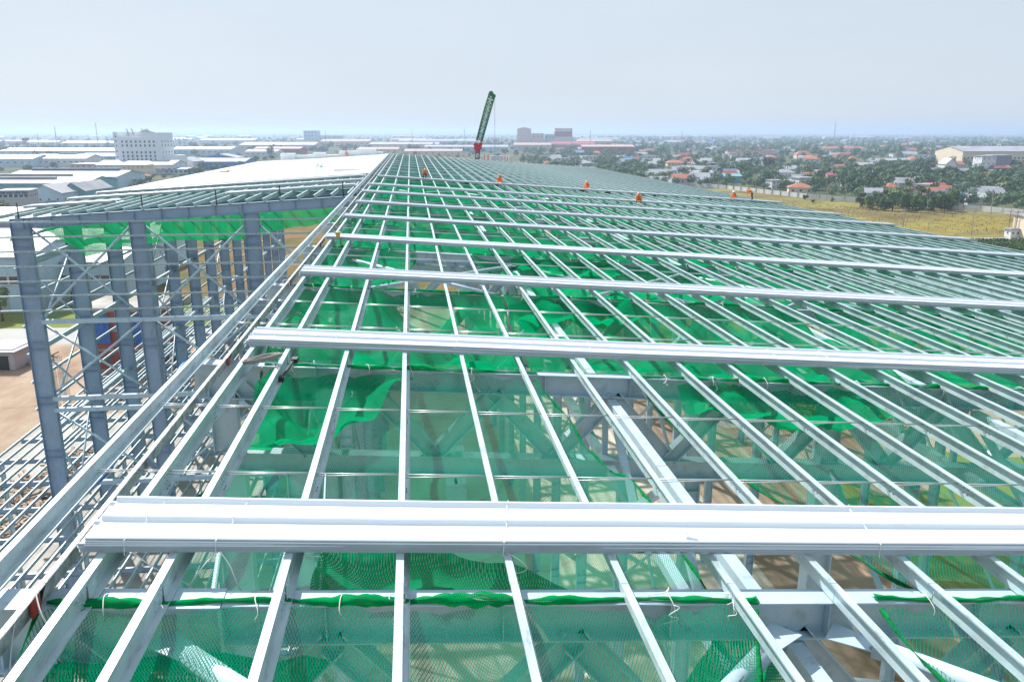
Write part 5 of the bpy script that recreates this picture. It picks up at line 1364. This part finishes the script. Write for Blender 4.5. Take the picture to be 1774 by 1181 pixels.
# far woodland: thousands of crowns that read as one mass
def low_crown(seed, rx, n, lf=.62):
    rnd = np.random.RandomState(seed); V = []; Fc = []
    for i in range(n):
        d = rnd.normal(size=3); d /= np.linalg.norm(d)
        c = d*np.array((rx,rx,rx*.72))*(.6+.45*rnd.rand())+np.array((0,0,rx*1.15))
        u = rnd.normal(size=3); u -= d*np.dot(u,d)*.6; u /= np.linalg.norm(u); w = np.cross(d,u); s = rx*lf*rnd.uniform(.6,1.2)
        k = len(V); V += [c-u*s*.6, c+w*s*.45, c+u*s*.6, c-w*s*.45]; Fc.append((k,k+1,k+2,k+3))
    return np.array(V), np.array(Fc)
lows = [low_crown(11+i, 3.4+.5*i, 40+4*i, .5) for i in range(4)]
fine = [low_crown(31+i, 3.2+.5*i, 170, .27) for i in range(4)]
def woodland(name, label, N, dist, azr, m, seed, dens=None):
    rnd = np.random.RandomState(seed); VV = []; FF = []; k = 0
    hx = np.array(house_xy)
    done = 0
    while done < N:
        d = math.exp(rnd.uniform(math.log(dist[0]), math.log(dist[1]))); az = R(rnd.uniform(*azr))
        x, y = d*math.sin(az), d*math.cos(az)
        if dens and not dens(x, y, rnd): done += .2; continue
        if np.min((hx[:,0]-x)**2+(hx[:,1]-y)**2) < (12+.006*d)**2: done += .05; continue
        V, Fa = (fine if d < 1300 else lows)[rnd.randint(4)]; s = rnd.uniform(.65,1.35)*(1+.25*min(1, d/4000))*(.78 if d < 1300 else 1.0); a = rnd.uniform(0,6.28)
        Q = V*s*np.array((1,1,rnd.uniform(.8,1.3))); Q = np.stack([Q[:,0]*math.cos(a)-Q[:,1]*math.sin(a)+x, Q[:,0]*math.sin(a)+Q[:,1]*math.cos(a)+y, Q[:,2]], 1)
        VV.append(Q); FF.append(Fa+k); k += len(Q); done += 1
    V = np.concatenate(VV); Fa = np.concatenate(FF)
    me = bpy.data.meshes.new(name); me.vertices.add(len(V)); me.vertices.foreach_set('co', V.astype(np.float32).ravel())
    me.loops.add(Fa.size); me.loops.foreach_set('vertex_index', Fa.astype(np.int32).ravel()); me.polygons.add(len(Fa)); me.polygons.foreach_set('loop_start', np.arange(0, Fa.size, 4, dtype=np.int32))
    me.update(calc_edges=True); me.materials.append(m)
    return place(name, me, None, kind='stuff', label=label, category='woodland')
def right_d(x, y, r):
    # keep off the fields and the hall
    if y < 560 and x < np.interp(y, [0,352,373,408,459,541,560], [330,290,285,264,238,220,190])+8: return False
    return True
woodland('distant_woodland', 'dark mass of trees covering the plain on the right', 5200, (400, 6500), (8, 50), M['leaf'], 3, right_d)
woodland('distant_woodland', 'lighter trees scattered through the wood on the right', 1500, (420, 5000), (8, 50), M['leaf2'], 4, right_d)
woodland('estate_trees', 'scattered trees between the factories on the left', 900, (420, 2200), (-46, 8), M['leaf2'], 5, lambda x, y, r: y > 430)
woodland('horizon_woodland', 'hazy band of trees along the left and centre horizon', 2600, (1500, 8000), (-46, 9), M['leaf'], 6)
# ------------------------------------------------------------ small far houses among the trees
hk = [('white-walled house with a terracotta roof','wall_w','roof_r','gable'),('white flat-roofed house','wall_w','roof_w','flat'),('white house with a pale sheet roof','wall_w','roof_w','gable'),('cream house with a reddish hip roof','wall_c','roof_r','hip'),('grey-roofed white house','wall_w','roof_g','gable'),('house with a dull maroon roof','wall_p','roof_m','gable'),('blue-roofed white house','wall_w','roof_b','gable')]
wt_ = [.09,.25,.30,.04,.20,.05,.07]
hp = []
for j in range(7):
    kk = hk[j]; o = building('house', (0,0,0), 0, 9.0, 8.0, 5.5 if kk[3] == 'flat' else 3.8, kk[3], 2.0, .5, kk[1], kk[2], '', 'house', wins=(2 if kk[3] == 'flat' else 1, 3), sides=False)
    hp.append(o)
first = [True]*7
rnd = random.Random(12)
n = 0
while n < 285:
    d = math.exp(rnd.uniform(math.log(430), math.log(3800))); az = R(rnd.uniform(9, 38))
    x, y = d*math.sin(az), d*math.cos(az)
    if not right_d(x, y, None) or not clear(x, y, 12): continue
    j = rnd.choices(range(7), wt_)[0]; s = rnd.uniform(.8,1.35)*(1+.15*min(3, d/1000)); rot = rnd.uniform(-.5,.5)
    far = 'close behind the boundary trees' if d < 750 else ('in the middle of the wooded plain' if d < 1700 else 'far off near the horizon')
    lab_ = landmark('small '+hk[j][0], x, y) if d < 1000 else '%s %s' % (hk[j][0], far)
    props = dict(label=lab_, group='%ss %s' % (hk[j][0], far), category='house')
    house_xy.append((x, y))
    if first[j]:
        first[j] = False; o = hp[j]; o.location = (x, y, .004); o.rotation_euler = (0,0,rot); o.scale = (s,s,s)
        for k_, v in props.items(): o[k_] = v
    else: tree_copy(hp[j], (x, y, .004), rot, (s*rnd.uniform(.8,1.4), s, s), **props)
    n += 1
# far pale sheds on both horizons
for i in range(46):
    d = rnd.uniform(1900, 6500); az = R(rnd.uniform(-34, 38)); x, y = d*math.sin(az), d*math.cos(az)
    if not clear(x, y, 40): continue
    j = rnd.randrange(3); house_xy.append((x, y))
    side = 'left' if az < R(-6) else ('middle' if az < R(14) else 'right')
    building('warehouse', (x, y, .004), rnd.uniform(-.3,.3), rnd.choice([60,90,140]), 50, rnd.choice([9,12]), 'gable', 4, .5, ('wall_w','wall_b','wall_p')[j], ('roof_w','roof_w','roof_s')[j], 'long %s shed in the haze on the %s horizon' % (('white','pale blue','rusty-roofed')[j], side), 'warehouse', group='%s sheds in the haze on the %s horizon' % (('white','pale blue','rusty-roofed')[j], side))
# ------------------------------------------------------------ rough grass by the right eave and along the field
def grass(name, label, pts, N, hmin, hmax, m, seed):
    rnd = np.random.RandomState(seed); P = np.array([p[:2] for p in pts]); lo = P.min(0); hi = P.max(0); V = []; Fa = []
    def inside(x, y):
        c = False; j = len(P)-1
        for i in range(len(P)):
            if ((P[i][1] > y) != (P[j][1] > y)) and x < (P[j][0]-P[i][0])*(y-P[i][1])/(P[j][1]-P[i][1])+P[i][0]: c = not c
            j = i
        return c
    n = 0
    while n < N:
        x, y = rnd.uniform(lo[0],hi[0]), rnd.uniform(lo[1],hi[1])
        if not inside(x, y): continue
        h = rnd.uniform(hmin,hmax)
        for q in range(3):
            a = rnd.uniform(0,6.28); w = h*.35; dx, dy = math.cos(a)*w, math.sin(a)*w; lx, ly = rnd.uniform(-.4,.4,2)*h
            k = len(V); V += [(x-dx,y-dy,0),(x+dx,y+dy,0),(x+dx*.5+lx,y+dy*.5+ly,h),(x-dx*.6+lx,y-dy*.6+ly,h*.8)]; Fa.append((k,k+1,k+2,k+3))
        n += 1
    me = bpy.data.meshes.new(name); me.from_pydata(V, [], Fa); me.materials.append(m)
    return place(name, me, None, kind='stuff', label=label, category='grass')
grass('rough_grass', 'rank green grass along the right eave side', [at(1600,420),at(1780,420),at(1780,475),at(1640,450)], 7000, .5, 1.8, M['leaf2'], 1)
grass('dry_weeds', 'tufts of dry weeds over the brown field', [at(1230,336),at(1400,350),at(1560,362),at(1774,380),at(1774,408),at(1500,392),at(1300,350)], 1300, .15, .45, M['orangegrass'], 2)

# ================================================================ haze
mh = bpy.data.materials.new('haze'); mh.use_nodes = True
nt = mh.node_tree
for n_ in list(nt.nodes): nt.nodes.remove(n_)
o_ = nt.nodes.new('ShaderNodeOutputMaterial'); v_ = nt.nodes.new('ShaderNodeVolumePrincipled')
v_.inputs['Color'].default_value = (.56,.73,.98,1); v_.inputs['Density'].default_value = .00021; v_.inputs['Anisotropy'].default_value = .3
nt.links.new(v_.outputs[0], o_.inputs['Volume'])
b = MB(); b.box(-G-50, G+50, -350, G+50, -1.5, 70)
place('haze', b.mesh('haze', mh), None, kind='stuff', label='pale blue haze over the plain', category='haze')
